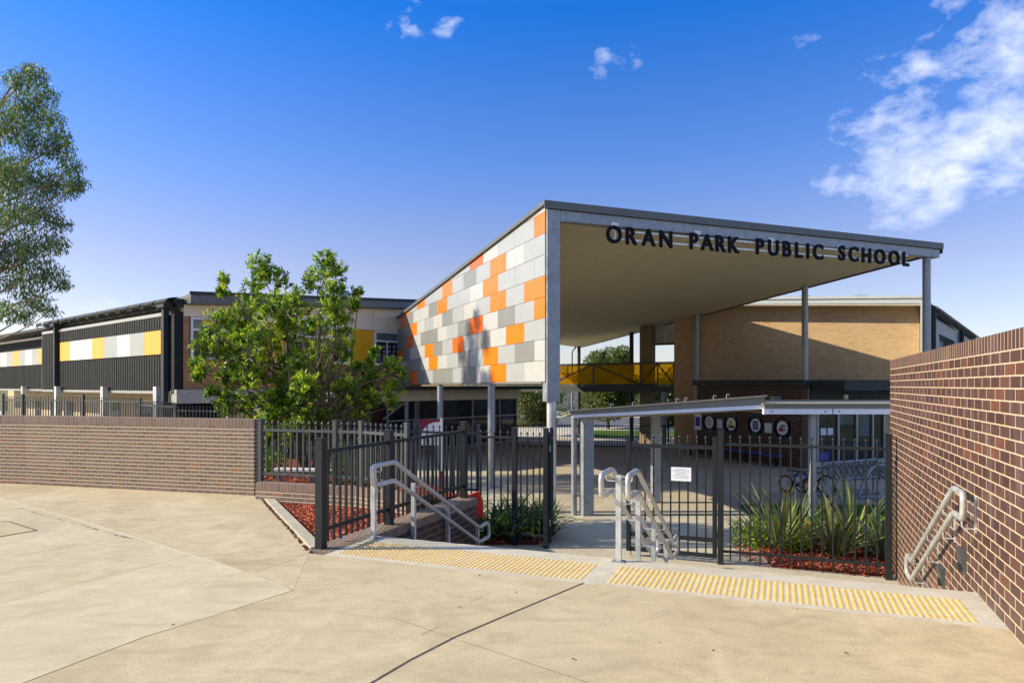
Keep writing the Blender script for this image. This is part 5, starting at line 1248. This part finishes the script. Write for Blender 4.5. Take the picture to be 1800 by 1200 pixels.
pos = [(-.85, 13.0), (-.45, 12.75), (-.05, 12.85), (.35, 13.0), (.02, 13.35), (-.45, 13.4), (-.95, 13.6), (.55, 13.5), (.30, 13.9), (-.25, 13.95), (-.75, 14.2), (.62, 14.0), (-1.25, 14.1), (.1, 14.4), (.72, 13.2)]
for i, (x, y) in enumerate(pos):
    strappy('strap_leaf_plant', (x, y, LOW+.03), 60, .92, .030, M['lf_strap'], 'dark green strap leaved clump in the bed left of the gate opening', 'plant', 'dark strap leaved plants', 40+i, .42, weights=[5, 4, 1])
fx_ = [(4.75, 12.2, 1.55, 'tall flax clump nearest the gate, blades leaning left'), (5.55, 11.75, 1.25, 'flax clump in front of the pale awning column'), (6.15, 12.3, 1.5, 'tall flax clump between the awning column and the plum wall'), (6.25, 11.5, 1.1, 'low flax clump beside the fence end at the plum wall'), (5.3, 12.9, 1.35, 'flax clump behind the others near the lawn')]
for i, (x, y, h, lab) in enumerate(fx_):
    strappy('flax_plant', (x, y, LOW+.03), 64, h*.90, .044, M['lf_flax'], lab, 'plant', 'flax plants behind the fence', 70+i, .84, 1.8, [6, 5, 1.8, 2.4])
def shrub(loc, r, n, label, seed, mats=None, wts=(4, 3, 1)):
    rnd = random.Random(seed); loc = Vector(loc); t = thing('garden_shrub', label, 'shrub', loc, 'lime green garden shrubs'); lv = Leaves(); wood = MB()
    for k in range(14):
        d = rv(rnd); d.z = abs(d.z)*.8+.25; d.normalize(); e = loc+d*r*rnd.uniform(.6, 1); limb(wood, loc, e, .008, .003, rnd, .1, 4)
        for _ in range(n//14):
            dd = rv(rnd); p = loc+d*r*rnd.uniform(.35, 1.05)+dd*r*.28; p.z = max(p.z, loc.z+.02); ld = (dd+Vector((0, 0, .5))).normalized()
            lv.kite(p, ld, perp(ld, rnd), rnd.uniform(.05, .09), rnd.uniform(.022, .036), rnd.choices((0, 1, 2), wts)[0])
    wood.build('stems', M['bark'], t); lv.build('foliage', mats or M['lf_lime'], t)
for i, (x, y, r, lab) in enumerate([(4.35, 12.5, .42, 'lime shrub at the left end of the flax bed'), (4.75, 12.9, .40, 'lime shrub behind the tallest flax clump'), (5.5, 12.75, .42, 'lime shrub behind the flax at the awning column'), (6.2, 12.85, .42, 'lime shrub between flax clumps near the lawn'), (6.75, 12.4, .45, 'lime shrub against the end of the plum brick wall'), (5.05, 12.05, .28, 'small lime shrub low in front of the leaning flax'), (6.7, 11.75, .32, 'lime shrub in the corner of fence and plum wall')]):
    shrub((x, y, LOW+.03), r, 900, lab, 90+i)
for i, (x, y, r, lab) in enumerate([(-2.9, 12.2, .5, 'dark shrub seen through the fence right of the bushy tree stems'), (-3.4, 14.3, .6, 'dark shrub behind the bushy tree'), (-2.4, 12.6, .45, 'dark shrub behind the front fence near the handrail'), (-4.9, 13.6, .5, 'dark shrub left of the bushy tree stems')]):
    shrub((x, y, .03), r, 900, lab, 110+i, M['lf_strap'], (3, 3, 1))

# ================================================================== LIGHT, SKY, CAMERA
SUN_EL, SUN_AZ = 29.0, 1.0                                       # light travels towards +X, 1 degree away from the viewer
d = Vector((math.cos(R(SUN_AZ))*math.cos(R(SUN_EL)), math.sin(R(SUN_AZ))*math.cos(R(SUN_EL)), -math.sin(R(SUN_EL))))
su = bpy.data.lights.new('sun', 'SUN'); su.energy = 3.05; su.angle = R(.55); su.color = (1.0, .895, .665)
so = bpy.data.objects.new('sun', su); COL.objects.link(so); so.rotation_euler = d.to_track_quat('-Z', 'Y').to_euler(); so.location = (-20, 0, 20)
w = bpy.data.worlds.new('World'); scene.world = w; w.use_nodes = True; nt = w.node_tree
bg = nt.nodes['Background']
sk = nt.nodes.new('ShaderNodeTexSky'); sk.sky_type = 'NISHITA'; sk.sun_disc = False; sk.sun_elevation = R(SUN_EL); sk.sun_rotation = R(270)
sk.air_density = 1.0; sk.dust_density = .6; sk.ozone_density = 2.2; sk.altitude = 100
tc = nt.nodes.new('ShaderNodeTexCoord').outputs['Generated']
sep = nt.nodes.new('ShaderNodeSeparateXYZ'); L(nt, tc, sep.inputs[0])
grade = ramp(nt, sep.outputs[2], [(0.0, (.48, .46, .53)), (.06, (.48, .43, .49)), (.165, (.466, .383, .453)), (.25, (.34, .372, .535)), (.326, (.235, .355, .60)), (.41, (.132, .331, .645)), (.485, (.044, .314, .706)), (.57, (.35, .52, .78)), (.70, (1.0, .94, .87)), (1.0, (1.0, .95, .88))])  # sky above the frame kept brighter and warmer as added fill light
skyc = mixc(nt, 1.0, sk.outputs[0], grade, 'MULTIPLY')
def mth(op, a, b_=None, c=None, clamp=False):
    n_ = nt.nodes.new('ShaderNodeMath'); n_.operation = op; n_.use_clamp = clamp
    for i, v in enumerate((a, b_, c)):
        if v is None: continue
        if isinstance(v, (int, float)): n_.inputs[i].default_value = v
        else: L(nt, v, n_.inputs[i])
    return n_.outputs[0]
# clouds on a flat layer overhead: project the view direction onto it
zc = mth('MAXIMUM', sep.outputs[2], .03)
cx = mth('DIVIDE', sep.outputs[0], zc); cy = mth('DIVIDE', sep.outputs[1], zc)
cb = nt.nodes.new('ShaderNodeCombineXYZ'); L(nt, cx, cb.inputs[0]); L(nt, cy, cb.inputs[1])
def blob(px, py, rx, ry, rot=0):                                 # soft patch in direction space where clouds gather
    v = Vector(((px-900)/1200, 1, (677-py)/1200)).normalized(); X_ = Vector((v.y, -v.x, 0)).normalized(); Z_ = X_.cross(v)
    c_, s_ = math.cos(R(rot)), math.sin(R(rot)); A_, B_ = X_*c_+Z_*s_, Z_*c_-X_*s_
    out = []
    for ax, r in ((A_, rx), (B_, ry)):
        dp = nt.nodes.new('ShaderNodeVectorMath'); dp.operation = 'DOT_PRODUCT'; L(nt, tc, dp.inputs[0]); dp.inputs[1].default_value = ax
        out.append(mth('POWER', mth('ABSOLUTE', mth('MULTIPLY', mth('SUBTRACT', dp.outputs['Value'], v.dot(ax)), 1/r)), 2.0))
    e = mth('ADD', out[0], out[1]); return mth('SUBTRACT', 1.0, e, clamp=True)
def cnoise(scale, detail, sc, ry, dist):
    n_ = nt.nodes.new('ShaderNodeTexNoise'); n_.inputs['Scale'].default_value = scale; n_.inputs['Detail'].default_value = detail; n_.inputs['Roughness'].default_value = .6; n_.inputs['Distortion'].default_value = dist
    m_ = nt.nodes.new('ShaderNodeMapping'); m_.inputs['Scale'].default_value = sc; m_.inputs['Rotation'].default_value = (0, R(ry), 0); L(nt, tc, m_.inputs['Vector']); L(nt, m_.outputs[0], n_.inputs['Vector']); return n_.outputs['Fac']
f1 = cnoise(7.5, 8, (1, 1, 1.7), -22, .5); f2 = cnoise(26, 7, (1, 1, 1.5), -15, .3)
f = mth('ADD', mth('MULTIPLY', f1, .62), mth('MULTIPLY', f2, .38))
msk = None
for a in [(1745, 212, .235, .13, 10, 1.06), (1775, 75, .20, .115, 22, 1.05), (1650, 362, .14, .036, 6, .85), (1545, 225, .075, .045, 0, .85), (1640, 270, .13, .06, 8, .8), (718, 22, .046, .044, 20, 1.0), (775, 36, .046, .034, 0, .85), (1104, 92, .030, .040, 40, .72), (1062, 96, .020, .018, 30, .68), (1050, 130, .026, .018, -20, .68), (1560, 25, .22, .05, 10, .45), (160, 535, .11, .022, 4, .62), (1770, 385, .2, .05, 5, .55), (1700, 440, .2, .05, 3, .4)]:
    bl = mth('MULTIPLY', mth('POWER', blob(*a[:5]), .6), a[5]); msk = bl if msk is None else mth('MAXIMUM', msk, bl)
dens = mth('MULTIPLY', mth('SUBTRACT', f, mth('MULTIPLY_ADD', msk, -.30, .72)), 4.2, clamp=True)
dens = mth('MULTIPLY', mth('MULTIPLY', dens, mth('MULTIPLY', msk, 1.5, clamp=True)), .88, clamp=True)
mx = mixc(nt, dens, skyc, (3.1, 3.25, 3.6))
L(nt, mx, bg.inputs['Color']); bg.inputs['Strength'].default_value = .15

cam = bpy.data.cameras.new('camera'); cam.lens = 24; cam.sensor_width = 36; cam.sensor_fit = 'HORIZONTAL'; cam.shift_y = 77/1800; cam.clip_end = 3000; cam.clip_start = .05
co = bpy.data.objects.new('camera', cam); COL.objects.link(co); co.location = (0, 0, EYE); co.rotation_euler = (R(90), 0, 0); scene.camera = co
scene.view_settings.view_transform = 'Standard'; scene.view_settings.look = 'None'; scene.view_settings.gamma = 1.0; scene.view_settings.use_curve_mapping = False
scene.view_settings.exposure = 1.25
